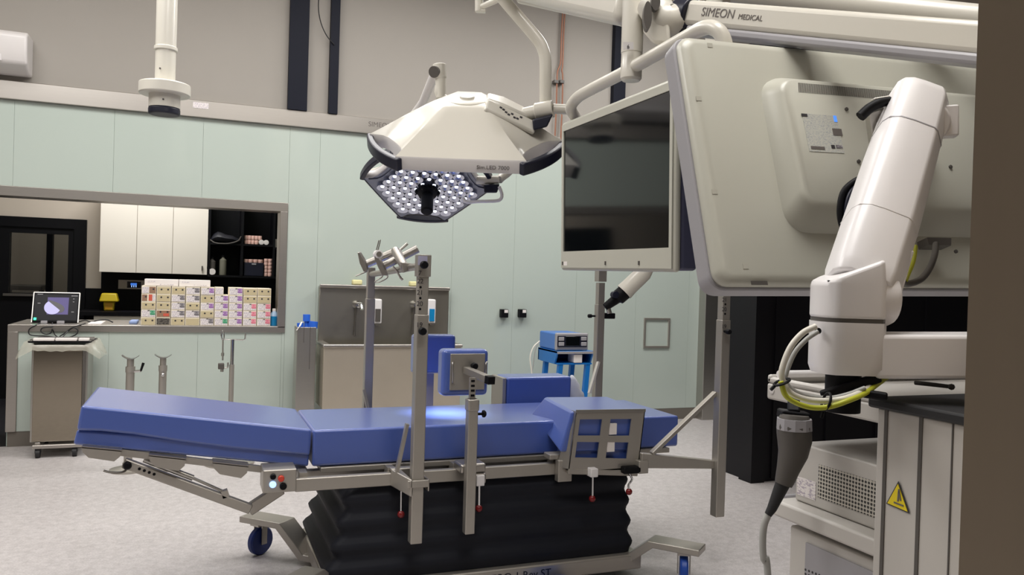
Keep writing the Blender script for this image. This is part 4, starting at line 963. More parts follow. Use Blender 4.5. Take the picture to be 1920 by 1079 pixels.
# bolster with a windowed plate
t = thing('bolster_support', 'blue wedge bolster in a steel bracket with four square windows', 'side support', (1.62, 2.9, zr0), 'side supports on the table')
yb0 = 2.80
P4 = [at(u, v, y=y_) for u, v, y_ in ((1080, 772, yb0), (1210, 770, yb0), (1196, 884, yb0), (1066, 880, yb0))]
def pq_(s, r): return lerp(lerp(P4[0], P4[1], s), lerp(P4[3], P4[2], s), r)
us_ = [0, .10, .46, .60, .95, 1]; vs_ = [0, .14, .42, .53, .80, 1]
us_ = [0, .07, .385, .505, .81, 1]
b = MB()
for i in range(5):
    for j in range(5):
        if i in (1, 3) and j in (1, 3): continue
        b.prism([pq_(us_[i], vs_[j]), pq_(us_[i+1], vs_[j]), pq_(us_[i+1], vs_[j+1]), pq_(us_[i], vs_[j+1])], (0, .005, 0))
pt = obj('window_plate', b, M_satin, t)
obj('plate_edge', MB().bar(P4[0], P4[1], .006, .012).prism([P4[0], P4[3], P4[3]+V((-.03, .045, 0)), P4[0]+V((-.004, .03, 0))], (.004, 0, 0)).prism([P4[1], P4[2], P4[2]+V((0, .06, 0)), P4[1]+V((0, .03, 0))], (-.004, 0, 0)), M_steel, pt)
T0, T1 = at(1066, 744, y=3.1), at(1186, 738, y=3.1)
f0, f1 = P4[0]+V((-.012, .012, -.002)), P4[1]+V((0, .012, -.002)); g0, g1 = at(1050, 850, y=yb0+.02), at(1197, 846, y=yb0+.02)
bk = .29
ob_ = at(1052, 876, y=yb0+.02); obj('cushion_base', MB().box(g0.x+.045, g1.x-.004, yb0+.03, YM-.004, ob_.z, (g0.z+zmt)/2), M_blue, t, bev=.008)
obj('cushion', MB().loft([[f0, f1, g1, g0], [V((f0.x+.02, 3.12, f0.z+.012)), V((f1.x, 3.12, f1.z+.012)), V((g1.x, 3.12, zmt+.002)), V((g0.x, 3.12, zmt+.002))]]), M_blue, t, bev=.010, seg=3)
for (s, r) in ((.56, .31), (.56, .60)):
    c = pq_(s, r)+V((0, .004, 0)); obj('white_block', MB().box(c.x-.017, c.x+.017, yb0+.001, yb0+.012, c.z-.022, c.z+.022), M_paper, t)
a, c = at(1042, 852, y=YR-.02), at(1066, 900, y=YR-.02)
obj('rail_clamp', MB().box(a.x, c.x, YR-.05, YR-.015, c.z, a.z-.02).box(a.x-.03, c.x, YR-.03, YR+.03, a.z-.02, a.z).bar(P4[3]+V((0, .004, -.01)), P4[2]+V((0, .004, -.01)), .012, .022).box(P4[3].x, P4[2].x, YP+.02, YR-.014, P4[3].z-.02, P4[3].z-.008), M_satin, t, bev=.003)
a = at(1111, 888, y=YP+.01); obj('clamp_block', MB().box(a.x-.017, a.x+.015, YP-.01, YP+.03, a.z-.012, a.z+.022), M_arm, t, bev=.003)
lever(t, 1111, 894, 932, YP+.01)
a = at(1180, 880, y=YP+.01); obj('black_clamp', MB().box(a.x-.034, a.x+.045, YP-.01, YP+.04, a.z-.016, a.z+.012), M_black, t, bev=.005)
lever(t, 1180, 888, 919, YP+.01, kink=5)

# ================================================================== SURGICAL LAMPS
def hexa(L, c, inset, nshort=7, scale=1., bulge=.0):
    """outline of a truncated triangle: three long sides and three scooped short ones; first long side lies at -v"""
    d1, d2 = (L+2*c)/(2*math.sqrt(3)), (2*L+c)/(2*math.sqrt(3)); out = []
    for k in range(3):
        a = -pi/2+k*2*pi/3; n_ = V((cos(a), sin(a))); tdir = V((-sin(a), cos(a)))
        for s in range(7): f_ = -1+2*s/6; out.append((n_*(d1+bulge*(1-f_*f_))+tdir*f_*L/2)*scale)
        a += pi/3; n_ = V((cos(a), sin(a))); tdir = V((-sin(a), cos(a)))
        for s in range(1, nshort): f_ = -1+2*s/nshort; out.append((n_*(d2-inset*(1-abs(f_)**4))+tdir*f_*c/2)*scale)
    return out
def lamp(t, cen, u_, v_, w_, S, front_m=M_white):
    """dome, band, corner handles and LED face; u right, v depth, w up axis"""
    L, c = .48*S, .277*S
    def pt(p, h): return cen+u_*p.x+v_*p.y+w_*h
    o0 = hexa(L, c, .055*S, bulge=.004*S)
    rings = [[pt(p*f_, h*S) for p in o0] for f_, h in ((.985, -.048), (1., -.045), (1., -.002), (.985, .004))]
    obj('lamp_rim', MB().loft(rings, cap=False), M_grey, t, sharp=50)
    dome = []
    for f_, h in ((.985, .004), (.88, .024), (.72, .057), (.56, .090), (.42, .117), (.34, .131), (.30, .135), (.1, .139), (.02, .140)):
        bl = max(0, min(1, (1-f_)/.7)); oo = hexa(L, c, .055*S*(1-bl)**1.5, bulge=.004*S)
        dome.append([pt(p*f_, h*S) for p in oo])
    dm = obj('lamp_dome', MB().loft(dome), front_m, t, sharp=40)
    obj('under_plate', MB().loft([[pt(p*.97, -.044*S) for p in o0], [pt(p*.3, -.036*S) for p in o0]], cap=True), M_plate, t)
    d2 = (2*L+c)/(2*math.sqrt(3))
    for k in range(3):
        a = -pi/2+pi/3+k*2*pi/3; n_ = V((cos(a), sin(a))); td = V((-sin(a), cos(a))); pts = []
        for s in range(13):
            f_ = -1+2*s/12; pts.append(pt(n_*(d2+.028*S*(1-f_**2)-.012*S)+td*f_*(c/2+.02*S), -.022*S))
        rings = []
        for i, p in enumerate(pts):
            e = (pts[min(i+1, 12)]-pts[max(i-1, 0)]).normalized(); a_ = e.cross(w_).normalized(); wd = .013*S
            rings.append([p+a_*wd+w_*.022*S, p+a_*wd-w_*.026*S, p-a_*wd-w_*.026*S, p-a_*wd+w_*.022*S])
        obj('handle', MB().loft(rings), M_navy, t, bev=.006*S)
    return pt, L, c
def frame_for(cen, tilt, spin, toward=1):
    dr = V((cen.x, cen.y, 0)).normalized(); rt_ = V((dr.y, -dr.x, 0))
    w_ = (Z*cos(tilt)-dr*sin(tilt)*toward); v_ = w_.cross(rt_)
    u_ = rt_*cos(spin)+v_*sin(spin); v2 = w_.cross(u_)
    return u_, v2, w_
c1 = at(876, 250, d=3.15)
t = thing('surgical_lamp', 'large white three-lobed surgical lamp dome with model lettering on its rim', 'surgical lamp', c1)
L1 = t
u_, v_, w_ = frame_for(c1, radians(29), radians(-4))
w_ = (w_ - u_*.03).normalized(); v_ = w_.cross(u_).normalized(); u_ = v_.cross(w_)
pt, LL, cc_ = lamp(t, c1, u_, v_, w_, 1.0)
d1_ = (LL+2*cc_)/(2*math.sqrt(3))
text('lamp_lettering', 'Sim.LED 7000', .021, pt(V((.058, -d1_-.0048)), -.031), u_, w_, M_inkg, t)
obj('top_cap', MB().lathe(pt(V((0, 0)), .140), w_, [(.080, -.012), (.080, -.002), (.072, .001), (.03, .002), (.028, .010), (0, .012)], 32), M_white, t)
# control panel ridge toward the joint on the right
jn_ = at(1003, 222, d=3.1)
r0 = pt(V((.08, -.02)), .158)
def rid(f_, wdt, ht):
    c_ = lerp(r0, jn_, f_); e = (jn_-r0).normalized(); s_ = e.cross(w_).normalized(); nn = s_.cross(e).normalized()
    if nn.dot(w_) < 0: nn = -nn
    return [c_+s_*wdt-nn*.05, c_+s_*wdt*.8+nn*ht, c_-s_*wdt*.8+nn*ht, c_-s_*wdt-nn*.05]
obj('support_spine', MB().loft([rid(0, .05, .002), rid(.3, .065, .012), rid(.7, .06, .012), rid(1, .025, .01)]), M_white, t, bev=.008)
e_ = (jn_-r0).normalized(); s_ = e_.cross(w_).normalized(); nn = s_.cross(e_)
if nn.dot(w_) < 0: nn = -nn
pc = lerp(r0, jn_, .5)-V((0, 0, .01))
front = -s_ if s_.dot(V((FW.x, FW.y, 0))) > 0 else s_
kp = obj('key_panel', MB().obx(lerp(r0, jn_, .52)+front*.07+nn*-.018, e_, (front*.9-nn*.55), (front*.55+nn*.9), .105, .028, .012), M_white, t, bev=.008)
for k in range(8):
    obj('key_mark', MB().obx(lerp(r0, jn_, .28+.06*k)+front*.07+nn*-.018+(front*.55+nn*.9).normalized()*.0125+(front*.9-nn*.55).normalized()*random.uniform(-.012, .012), e_, (front*.9-nn*.55), (front*.55+nn*.9), .005, .004, .0008), M_ink, kp)
# joint and suspension arm
jc = at(1022, 208, d=3.1)
ja, jb = at(982, 214, d=3.08), at(1037, 204, d=3.05)
obj('joint_barrel', MB().tube([ja, lerp(ja, jb, .4), lerp(ja, jb, .41), jb], [.024, .026, .033, .033], 20), M_white, t, bev=.002)
obj('joint_block', MB().loft([[at(998, 224, d=3.02), at(1037, 214, d=3.02), at(1036, 214, d=3.12), at(998, 224, d=3.12)], [at(1000, 245, d=3.02), at(1026, 238, d=3.02), at(1026, 238, d=3.12), at(1000, 245, d=3.12)]]), M_navy, t, bev=.006)
armp = [at(u, v, d=3.1) for u, v in ((1023, 204), (1023, 150), (1022.5, 112), (1018, 92), (1008, 74), (975, 35), (945, 0), (915, -38), (890, -72))]
up_ = armp[-1]
obj('suspension_arm', MB().tube(spl(armp, 5), .0235, 18), M_white, t)
obj('spring_arm', MB().tube([up_, V((up_.x-.25, up_.y+.15, 2.75))], .04, 18), M_white, t)
obj('ceiling_mount', MB().tube([V((up_.x-.25, up_.y+.15, 2.7)), V((up_.x-.25, up_.y+.15, CEIL))], .06, 20).lathe(V((up_.x-.25, up_.y+.15, CEIL)), -Z, [(.2, 0), (.2, .05), (.06, .07)], 28), M_white, t)
obj('side_tube', MB().tube([jb, at(1075, 206, d=3.05)], .019, 14), M_white, t)

# second lamp, LED face towards us
c2 = at(802, 342, d=3.75)
t = thing('surgical_lamp', 'smaller surgical lamp with bright LED face, behind the white dome', 'surgical lamp', c2)
S2 = .80
dr = V((c2.x, c2.y, 0)).normalized(); rt_ = V((dr.y, -dr.x, 0))
tl_ = radians(27); w2 = (Z*cos(tl_)+dr*sin(tl_)); v2 = w2.cross(rt_)
# put a short side towards us: turn the outline half round
u2, vv2 = rt_, v2
sp = radians(4); u2, vv2 = u2*cos(sp)+vv2*sin(sp), vv2*cos(sp)-u2*sin(sp)
pt2, L2, cc2 = lamp(t, c2, u2, vv2, w2, S2)
face = obj('led_face', MB().loft([[pt2(p*.9, -.05*S2) for p in hexa(L2, cc2, .055*S2)], [pt2(p*.9, -.044*S2) for p in hexa(L2, cc2, .055*S2)]]), M_plate, t)
n_led = 0
out = hexa(L2, cc2, .055*S2)
def inside(p, poly):
    r = False; n = len(poly); j = n-1
    for i in range(n):
        a, b = poly[i], poly[j]
        if (a.y > p.y) != (b.y > p.y) and p.x < (b.x-a.x)*(p.y-a.y)/(b.y-a.y)+a.x: r = not r
        j = i
    return r
poly = [p*.84 for p in out]; pitch = .052; led_spots = []
for i in range(-7, 8):
    for j in range(-7, 8):
        p = V(((i+.5*(j % 2))*pitch, j*pitch*.866))
        if inside(p, poly) and p.length > .045: led_spots.append(p)
for p in led_spots:
    q_ = pt2(p, -.05*S2)
    cup = obj('led_cup', MB().lathe(q_, -w2, [(.025, 0), (.026, .013), (.024, .013), (.009, .003), (.0, .003)], 14), M_led, face)
    obj('led_lens', MB().lathe(q_-w2*.003, -w2, [(.0085, 0), (.008, .004), (0, .007)], 10), M_ledon, cup)
hb = pt2(V((0, 0)), -.05*S2)
hx = (-w2*1.0 - dr*.22).normalized()
hg = obj('sterile_handle', MB().lathe(hb, hx, [(.05, 0), (.052, .012), (.044, .03), (.025, .035), (.024, .045), (.028, .05), (.028, .135), (.022, .142), (0, .143)], 22), M_black, t)
b = MB()
for k in range(6): a = 2*pi*k/6; b.ball(hb-w2*.016+(u2*cos(a)+vv2*sin(a))*.046, .014, 10)
obj('handle_knob', b, M_black, hg)
obj('joint_barrel', MB().tube([at(893, 338, d=3.7), at(936, 337, d=3.68)], .019, 18), M_white, t, bev=.002)
obj('joint_block', MB().loft([[at(907, 346, d=3.66), at(937, 345, d=3.66), at(937, 345, d=3.74), at(907, 346, d=3.74)], [at(908, 362, d=3.66), at(932, 362, d=3.66), at(932, 362, d=3.74), at(908, 362, d=3.74)]]), M_navy, t, bev=.005)
obj('grab_handle', MB().tube(spl([at(u, v, d=3.66) for u, v in ((868, 372), (876, 379), (900, 378), (930, 377), (939, 373), (941, 364), (936, 350))], 5), .008, 10), M_arm, t)
ar = [at(936, 337, d=3.7), at(960, 310, d=3.78), at(950, 250, d=3.85), at(905, 205, d=3.9), at(828, 182, d=3.9), at(826, 150, d=3.9)]
obj('yoke_arm', MB().tube(spl(ar, 6), .02, 14), M_white, t)
obj('upper_arm', MB().tube([at(827, 185, d=3.9), at(826, 148, d=3.9), at(825, 146, d=3.9), at(824, 121, d=3.9)], [.024, .026, .033, .033], 18), M_white, t, bev=.003)
obj('joint_cap', MB().lathe(at(814, 135, d=3.87), (at(800, 136, d=3.8)-at(814, 135, d=3.87)), [(.028, -.01), (.028, .004), (0, .005)], 20), M_dgrey, t)
sa = at(819, 128, d=3.92); sb = at(793, 192, d=4.2); sc_ = V((sb.x-.1, 4.7, 2.0))
obj('spring_arm', MB().tube([sa, sb, V((sb.x-.05, sb.y+.25, sb.z-.12))], .022, 14), M_grey, t)
ce = V((up_.x-.25, up_.y+.15, 3.0))
obj('link_arm', MB().tube(spl([V((sb.x-.05, sb.y+.25, sb.z-.12)), at(820, 240, d=4.3), at(900, 235, d=3.9), at(985, 222, d=3.4), at(1022, 212, d=3.16)], 5), .018, 12), M_white, t)

# arm end bracket at the very top
t = thing('arm_bracket', 'short white bent bracket hanging at the top of frame', 'bracket', at(905, 5, d=3.4))
pts = [at(u, v, d=3.4) for u, v in ((908, 20), (897, 18), (897, -40), (897, -75))]
obj('bracket_tube', MB().tube([at(898.5, 22, d=3.4), at(898, -60, d=3.4), V((at(898, -60, d=3.4).x, at(898, -60, d=3.4).y, CEIL))], .018, 14), M_white, t)
obj('bracket_arm', MB().tube([at(899, 14, d=3.4), at(926, 3, d=3.35), at(960, -14, d=3.3)], .012, 12), M_white, t)
obj('bracket_foot', MB().bar(at(893, 20, d=3.4), at(911, 21, d=3.4), .03, .012), M_white, t, bev=.003)
# broad white boom across the top
t = thing('ceiling_boom', 'broad white boom arm crossing the top of the upper wall', 'boom arm', at(1060, 20, d=2.5))
e0, e1 = at(955, -30, d=3.0), at(1190, 18, d=2.3)
obj('boom_beam', MB().bar(e0, e1, .10, .10), M_white, t, bev=.03, seg=4)
obj('boom_lip', MB().tube([at(975, 0, d=2.93), at(1170, 42, d=2.33)], .013, 12), M_white, t)
obj('boom_post', MB().tube([e0+V((0, 0, -.02)), V((e0.x, e0.y, CEIL))], .07, 22), M_white, t)

# ================================================================== FRONT MONITOR (screen to the left) ON ITS YOKE
far_t, far_b = at(1055, 232, d=2.4), at(1050, 507, d=2.4)
near_t, near_b = at(1262, 143, d=2.4/1.335), at(1273, 511, d=2.4/1.335)
t = thing('surgical_monitor', 'cream framed monitor with a dark screen, hung from a tubular yoke', 'monitor', (1.02, 1.85, 1.23))
ctr = (far_t+far_b+near_t+near_b)/4
ay = ((near_t+near_b)-(far_t+far_b)); wM = ay.length/2; ay.normalize()
az = ((far_t+near_t)-(far_b+near_b)); hM = az.length/2; az = (az-ay*az.dot(ay)).normalized()
an = ay.cross(az)
if an.x > 0: an = -an            # faces the left
hwM, hhM = wM/2, hM/2
fb = MB()
ss = dict(l=.045, r=.035, t=.05, b=.085)
sL, sR, sT, sB = -hwM+.022, hwM-.022, hhM-.028, -hhM+.056
def mq(a, z_, n_=0): return ctr+ay*a+az*z_+an*n_
def mbox(b, a0, a1, z0, z1, n0, n1): return b.prism([mq(a0, z0, n0), mq(a1, z0, n0), mq(a1, z1, n0), mq(a0, z1, n0)], an*(n1-n0))
mbox(fb, -hwM, hwM, -hhM, hhM, -.016, 0)
obj('monitor_housing', fb, M_mon, t, bev=.012, seg=3)
sc = obj('screen', mbox(MB(), sL, sR, sB, sT, -.004, .0006), M_screen, t)
bz_ = MB(); mbox(bz_, -hwM+.01, hwM-.01, sT, hhM-.01, -.002, .004); mbox(bz_, -hwM+.01, hwM-.01, -hhM+.008, sB, -.002, .004); mbox(bz_, -hwM+.01, sL, sB, sT, -.002, .004); mbox(bz_, sR, hwM-.01, sB, sT, -.002, .004)
obj('bezel', bz_, M_mon, t)
obj('button_strip', mbox(MB(), -hwM+.03, -hwM+.055, -hhM+.014, -hhM+.026, .004, .0048), M_paper, t)
for a in (-hwM+.02, -.02, .16): obj('button', mbox(MB(), a, a+.006, -hhM+.016, -hhM+.026, .004, .006), M_dgrey, t)
rb = mbox(MB(), -hwM+.004, hwM-.002, -hhM+.003, hhM-.004, -.06, -.016); obj('back_cover', rb, mat('slate blue monitor back', (84, 86, 112), .45), t, bev=.008)
# yoke
xo = -an*.03
yk = [at(1058, 250, d=2.36)+xo, at(1062, 222, d=2.36)+xo, at(1070, 203, d=2.34), at(1082, 184, d=2.31), at(1110, 167, d=2.22), at(1170, 136, d=2.07), at(1225, 105, d=1.95), at(1290, 68, d=1.82), at(1322, 52, d=1.76), at(1343, 55, d=1.73), at(1356, 72, d=1.72), at(1362, 100, d=1.72)]
obj('yoke_tube', MB().tube(spl(yk, 5), .0165, 16, flat=1.), M_white, t)
hc0, hc1 = at(1183, 152, d=2.04), at(1186, -20, d=2.04)
obj('hanger_cylinder', MB().lathe(hc0, Z, [(.022, 0), (.027, .006), (.027, .045), (.0265, .046), (.0265, .07), (.0275, .071), (.0275, .2), (.026, .225), (0, .226)], 28), M_white, t)
a = at(1178, 86, d=2.0); 
obj('hanger_label', MB().obx(a, CX, CY, FW, .013, .009, .0015), M_grey, t)
text('label_number', '6', .013, at(1175.5, 90.5, d=1.997), CX, CY, M_ink, t)

# ---- the sprung equipment arm carrying it
t = thing('equipment_boom', 'long sprung white boom arm with grey company lettering above back monitor', 'boom arm', at(1420, 40, d=1.8))
bl, brr = at(1296, 26, d=1.95), at(1900, 80, d=1.38)
brr = lerp(bl, brr, 1.10)
be = obj('boom_beam', MB().bar(bl, brr, .05, .060), M_white, t, bev=.012, seg=3)
d_ = (brr-bl).normalized()
upb = (Z-d_*d_.z).normalized(); fn = d_.cross(upb)
if fn.dot(FW) > 0: fn = -fn
q_ = at(1317, 34, d=1.9)
o_ = bl+d_*((q_-bl).dot(d_))+upb*-.006+fn*.0254
text('boom_lettering', 'SIMEON', .028, o_, d_, upb, M_inkg, be, .0006); text('boom_lettering', 'MEDICAL', .0165, o_+d_*.112, d_, upb, M_inkg, be, .0006)
obj('lower_cover', MB().bar(bl-upb*.04+d_*.02, brr-upb*.036, .056, .02), M_greyp, t, bev=.006)
obj('navy_collar', MB().tube([bl-d_*.042, bl+d_*.006], .038, 22).bar(bl-d_*.03-upb*.03, bl+d_*.0-upb*.045, .045, .05), M_navy, t, bev=.004)
k0 = at(1240, 40, d=1.99); 
obj('elbow', MB().tube(spl([bl-d_*.038, at(1258, 40, d=1.965), at(1240, 30, d=1.98), at(1222, 5, d=2.0)], 5), [.033, .034, .036, .038, .039, .04, .041, .042, .042, .042, .042, .042, .042, .042, .042, .04], 20), M_white, t)
obj('fork_arm', MB().loft([[at(1202, 10, d=1.98), at(1206, 60, d=1.98), at(1206, 60, d=2.06), at(1202, 10, d=2.06)], [at(1222, 2, d=1.95), at(1226, 84, d=1.95), at(1226, 84, d=2.06), at(1222, 2, d=2.06)], [at(1256, 45, d=1.93), at(1258, 86, d=1.93), at(1258, 86, d=2.0), at(1256, 45, d=2.0)]]), M_white, t, bev=.01, seg=3)
fc = at(1214, 30, d=1.93); 
obj('joint_cap', MB().loft([[fc+CX*.010*cos(s)+CY*.034*sin(s)-FW*h for s in [2*pi*i/22 for i in range(22)]] for h in (-.02, .006)]), M_dgrey, t)
fc = at(1227, 8, d=1.95); obj('joint_cap', MB().loft([[fc+CX*.011*cos(s)+CY*.022*sin(s)-FW*h for s in [2*pi*i/22 for i in range(22)]] for h in (-.02, .02)]), M_dgrey, t)
ut0, ut1 = at(1380, -14, d=2.05), at(1900, 44, d=1.7)
ut1 = lerp(ut0, ut1, 1.12)
obj('upper_tube', MB().tube([ut0, ut1], .032, 22), M_white, t)
obj('tube_shadow_line', MB().bar(lerp(ut0, ut1, .02)-upb*.036, ut1-upb*.034, .02, .008), M_black, t)  # black bar standing in for the shadow line under the upper tube
obj('boom_post', MB().tube([V((brr.x+.0, brr.y, brr.z-.05)), V((brr.x, brr.y, CEIL))], .06, 22).tube([V((ut1.x, ut1.y, ut1.z-.02)), V((ut1.x, ut1.y, CEIL))], .05, 20), M_white, t)
# white arm with a dark joint pointing down behind the front monitor
t = thing('jointed_arm', 'pale arm with a black joint pointing down below the front monitor', 'arm', at(1160, 560, d=3.0))
dA = 2.9
obj('arm_tube', MB().tube([at(1226, 470, d=dA), at(1205, 514, d=dA), at(1180, 538, d=dA), at(1170, 548, d=dA)], [.03, .031, .031, .033], 18), M_white, t)
obj('black_joint', MB().tube([at(1172, 547, d=dA), at(1158, 559, d=dA), at(1157, 560, d=dA), at(1134, 577, d=dA)], [.028, .028, .019, .014], 16), M_black, t, bev=.003)
obj('joint_knob', MB().lathe(at(1152, 553, d=dA-.02), -Y, [(.012, -.01), (.013, .012), (0, .014)], 14), M_navy, t)
obj('joint_stub', MB().tube([at(1140, 577, d=dA), at(1143, 588, d=dA)], .009, 10), M_steel, t)
obj('carrier', MB().tube(spl([at(1222, 478, d=dA), at(1250, 440, d=dA), at(1310, 380, d=dA), at(1336, 320, d=dA), at(1338, 60, d=dA), V((at(1338, 60, d=dA).x, at(1338, 60, d=dA).y, CEIL))], 4), .03, 16), M_white, t)

# ---- white ceiling pole on the left
t = thing('ceiling_pole', 'round white ceiling pole ending in a flange and black cap', 'ceiling pole', at(310, 215, y=4.4))
py = 4.4
c = at(309, 170, y=py); px1 = c.x; mm = (at(360, 170, y=py).x-at(260, 170, y=py).x)/100
zf1, zf0 = at(309, 156, y=py).z, at(309, 179, y=py).z; zb0 = at(309, 219, y=py).z; zc = at(309, 203, y=py).z; zj = at(312, 93, y=py).z
def cyl(nm, r0, z0, z1, m, bv=.0): return obj(nm, MB().lathe((px1, py, z0), Z, [(r0, 0), (r0, z1-z0)], 36), m, t, bev=bv)
cyl('pole', 20*mm, zj, CEIL, M_white); cyl('lower_sleeve', 19.5*mm, zf1, zj, M_white)
cyl('collar_ring', 22.5*mm, zj-.008, zj+.012, M_white, .003); cyl('flange', 49.5*mm, zf0, zf1-.004, M_white, .006)
cyl('hub', 30*mm, zc, zf0, M_white); cyl('end_cap', 30.5*mm, zb0+.008, zc, M_navy, .008)
for v in (128, 152, 186): p = at(300 if v < 170 else 306, v, y=py-20*mm if v < 170 else py-30*mm); obj('screw', MB().ball(p, .005, 8), M_dgrey, t)

# ================================================================== BACK MONITOR (seen from behind) ON AN ARM
a_ = V((cos(radians(-5.81)), sin(radians(-5.81)), 0)); yn = V((-a_.y, a_.x, 0)); tau = radians(17.85); rho = radians(1.36)
b_ = (Z*cos(tau)+yn*sin(tau)); a_, b_ = a_*cos(rho)+b_*sin(rho), b_*cos(rho)-a_*sin(rho); nb = -(a_.cross(b_)); 
if nb.y > 0: nb = -nb                        # towards the camera
BL = at(1338, 541, d=1.5); hB, wB = .551, .96
t = thing('back_monitor', 'large cream monitor seen from behind, leaning over the trolley', 'monitor', BL)
def bq(x_, y_, n_=0.): return BL+a_*x_+b_*y_+nb*n_
def rrect(x0, x1, y0, y1, r, n_, k=5):
    out = []
    for cx_, cy_, a0 in ((x1-r, y1-r, 0), (x0+r, y1-r, pi/2), (x0+r, y0+r, pi), (x1-r, y0+r, 3*pi/2)):
        for i in range(k+1): q = a0+pi/2*i/k; out.append(bq(cx_+r*cos(q), cy_+r*sin(q), n_))
    return out
obj('front_frame', MB().loft([rrect(0, wB, 0, hB, .03, -.055), rrect(0, wB, 0, hB, .03, -.012)]), M_greyp, t, bev=.003)
obj('screen', MB().loft([rrect(.02, wB-.02, .02, hB-.02, .005, -.056), rrect(.02, wB-.02, .02, hB-.02, .005, -.05)]), M_screen, t)
e = .006
obj('back_shell', MB().loft([rrect(e, wB-e, e, hB-e, .028, -.012), rrect(e, wB-e, e, hB-e, .028, -.002), rrect(e+.006, wB-e-.006, e+.006, hB-e-.006, .026, .006), rrect(e+.02, wB-e-.02, e+.02, hB-e-.02, .02, .009)]), M_mon, t, sharp=60)
# raised housing
def where(u, v, n_=.055):                       # photo position -> monitor coordinates
    r = at(u, v, d=1)-CAM; p0 = bq(0, 0, n_); tt = (p0-CAM).dot(nb)/r.dot(nb); q = CAM+r*tt-BL; return q.dot(a_), q.dot(b_)
bx0_, by1_ = where(1418, 146, .006); bx1_ = where(1832, 200, .006)[0]; by0_ = where(1500, 440, .006)[1]
px0_, py1_ = where(1467, 146, .055)
obj('rear_bulge', MB().loft([rrect(bx0_, bx1_, by0_, by1_, .05, .006), rrect(bx0_+.005, bx1_-.004, by0_+.006, by1_-.002, .048, .016), rrect(px0_-.008, bx1_-.02, by0_+.04, py1_+.004, .035, .049), rrect(px0_, bx1_-.03, by0_+.052, py1_-.004, .03, .055)]), M_mon, t, sharp=60)
vx0, vx1 = where(1495, 160)[0], where(1690, 160)[0]; vy1 = where(1560, 161)[1]; vy0 = where(1560, 178)[1]
b = MB()
for k in range(84):
    x_ = vx0+(vx1-vx0)*k/84; b.prism([bq(x_, vy0, .0552), bq(x_+.0016, vy0, .0552), bq(x_+.0046, vy1, .0552), bq(x_+.003, vy1, .0552)], nb*.0006)
obj('vent_slots', b, M_dgrey, t)
def rect(nm, x0, x1, y0, y1, n_, m): return obj(nm, MB().prism([bq(x0, y0, n_), bq(x1, y0, n_), bq(x1, y1, n_), bq(x0, y1, n_)], nb*.0006), m, t)
lx0, ly1 = where(1503, 213); lx1, ly0 = where(1583, 288)
M_rate = label_mat('fine print rating label', (166, 170, 174), 260, .56, (200, 200, 190), (1, 1, 4))
rect('rating_label', lx0, lx1, ly0, ly1, .0553, M_rate)
for u0, v0, u1, v1, m in ((1562, 217, 1570, 229, M_dsp), (1560, 241, 1580, 255, M_inkg), (1558, 272, 1566, 279, M_ink), (1567, 272, 1580, 279, M_lgry), (1502, 213, 1514, 219, M_ink), (1520, 274, 1547, 281, M_inkg)):
    x0, y1_ = where(u0, v0, .056); x1, y0_ = where(u1, v1, .056); rect('label_print', x0, x1, y0_, y1_, .056, m)
for u, v in ((1587, 205), (1610, 303), (1782, 313), (1792, 472)):
    x_, y_ = where(u, v, .056); obj('screw', MB().lathe(bq(x_, y_, .055), nb, [(.004, 0), (.004, .003), (0, .004)], 10), M_dgrey, t)
M_mark = mat('moulded mark', (184, 182, 170), .4)
for u, v in ((1331, 85), (1310, 185), (1340, 360), (1398, 500)):
    x_, y_ = where(u, v, .009); rect('moulded_mark', x_-.006, x_+.006, y_-.005, y_+.005, .0092, M_mark)
x_, y_ = where(1418, 531, .0); rect('bottom_port', x_-.018, x_+.018, .004, .012, .0095, M_dgrey)
hx0, hy0 = where(1720, 458, .03)
obj('cable_recess', MB().prism([bq(hx0, hy0-.012, .03), bq(hx0+.055, hy0-.012, .03), bq(hx0+.06, hy0+.004, .03), bq(hx0, hy0+.004, .03)], nb*.028), M_dgrey, t)
cx0_ = where(1768, 112, .0)[0]; cx1_ = where(1812, 116, .0)[0]
obj('top_clip', MB().prism([bq(cx0_, hB-.004, -.03), bq(cx1_, hB-.004, -.03), bq(cx1_, hB+.011, -.03), bq(cx0_, hB+.011, -.03)], nb*.034), M_arm, t, bev=.002)
# vesa plate
vx, vy = where(1690, 250, .06)
obj('mount_plate', MB().prism([bq(vx-.06, vy-.06, .055), bq(vx+.06, vy-.06, .055), bq(vx+.06, vy+.06, .055), bq(vx-.06, vy+.06, .055)], nb*.022), M_steel, t, bev=.003)

# ---- articulated arm
t = thing('monitor_arm', 'thick white articulated arm holding the back monitor', 'monitor arm', at(1600, 700, d=1.22))
dA = 1.22
# horizontal beam to the right and vertical block
bz0, bz1 = at(1600, 705, d=dA).z, at(1600, 600, d=dA).z
blk = at(1583, 650, d=dA); rb_ = (58/1500)*dA
axr = V((RH.x, RH.y, 0)).normalized(); axd = V((FW.x, FW.y, 0)).normalized()
def rblock(z0, z1, sc_=1., dx=0):
    out = []
    for i in range(20):
        q = 2*pi*i/20; cx_ = min(1, cos(q)*1.4) if cos(q) > 0 else max(-1, cos(q)*1.1); cy_ = max(-1, min(1, sin(q)*1.3))
        out.append((cx_*rb_*sc_+dx, cy_*rb_*.95*sc_))
    return [[V((blk.x, blk.y, 0))+axr*p[0]+axd*p[1]+Z*z for p in out] for z in (z0, z1)]
zt_ = at(1602, 604, d=dA).z; zm_ = at(1602, 598, d=dA).z; zu = at(1602, 533, d=dA).z; zlow = at(1602, 700, d=dA).z
r1 = rblock(zlow, zt_)
b = MB().loft([rblock(zlow, 0, .93)[0]]+[rblock(zlow+.01, 0, 1.)[0]]+[r1[1]]); obj('swivel_base', b, M_arm, t, sharp=50)
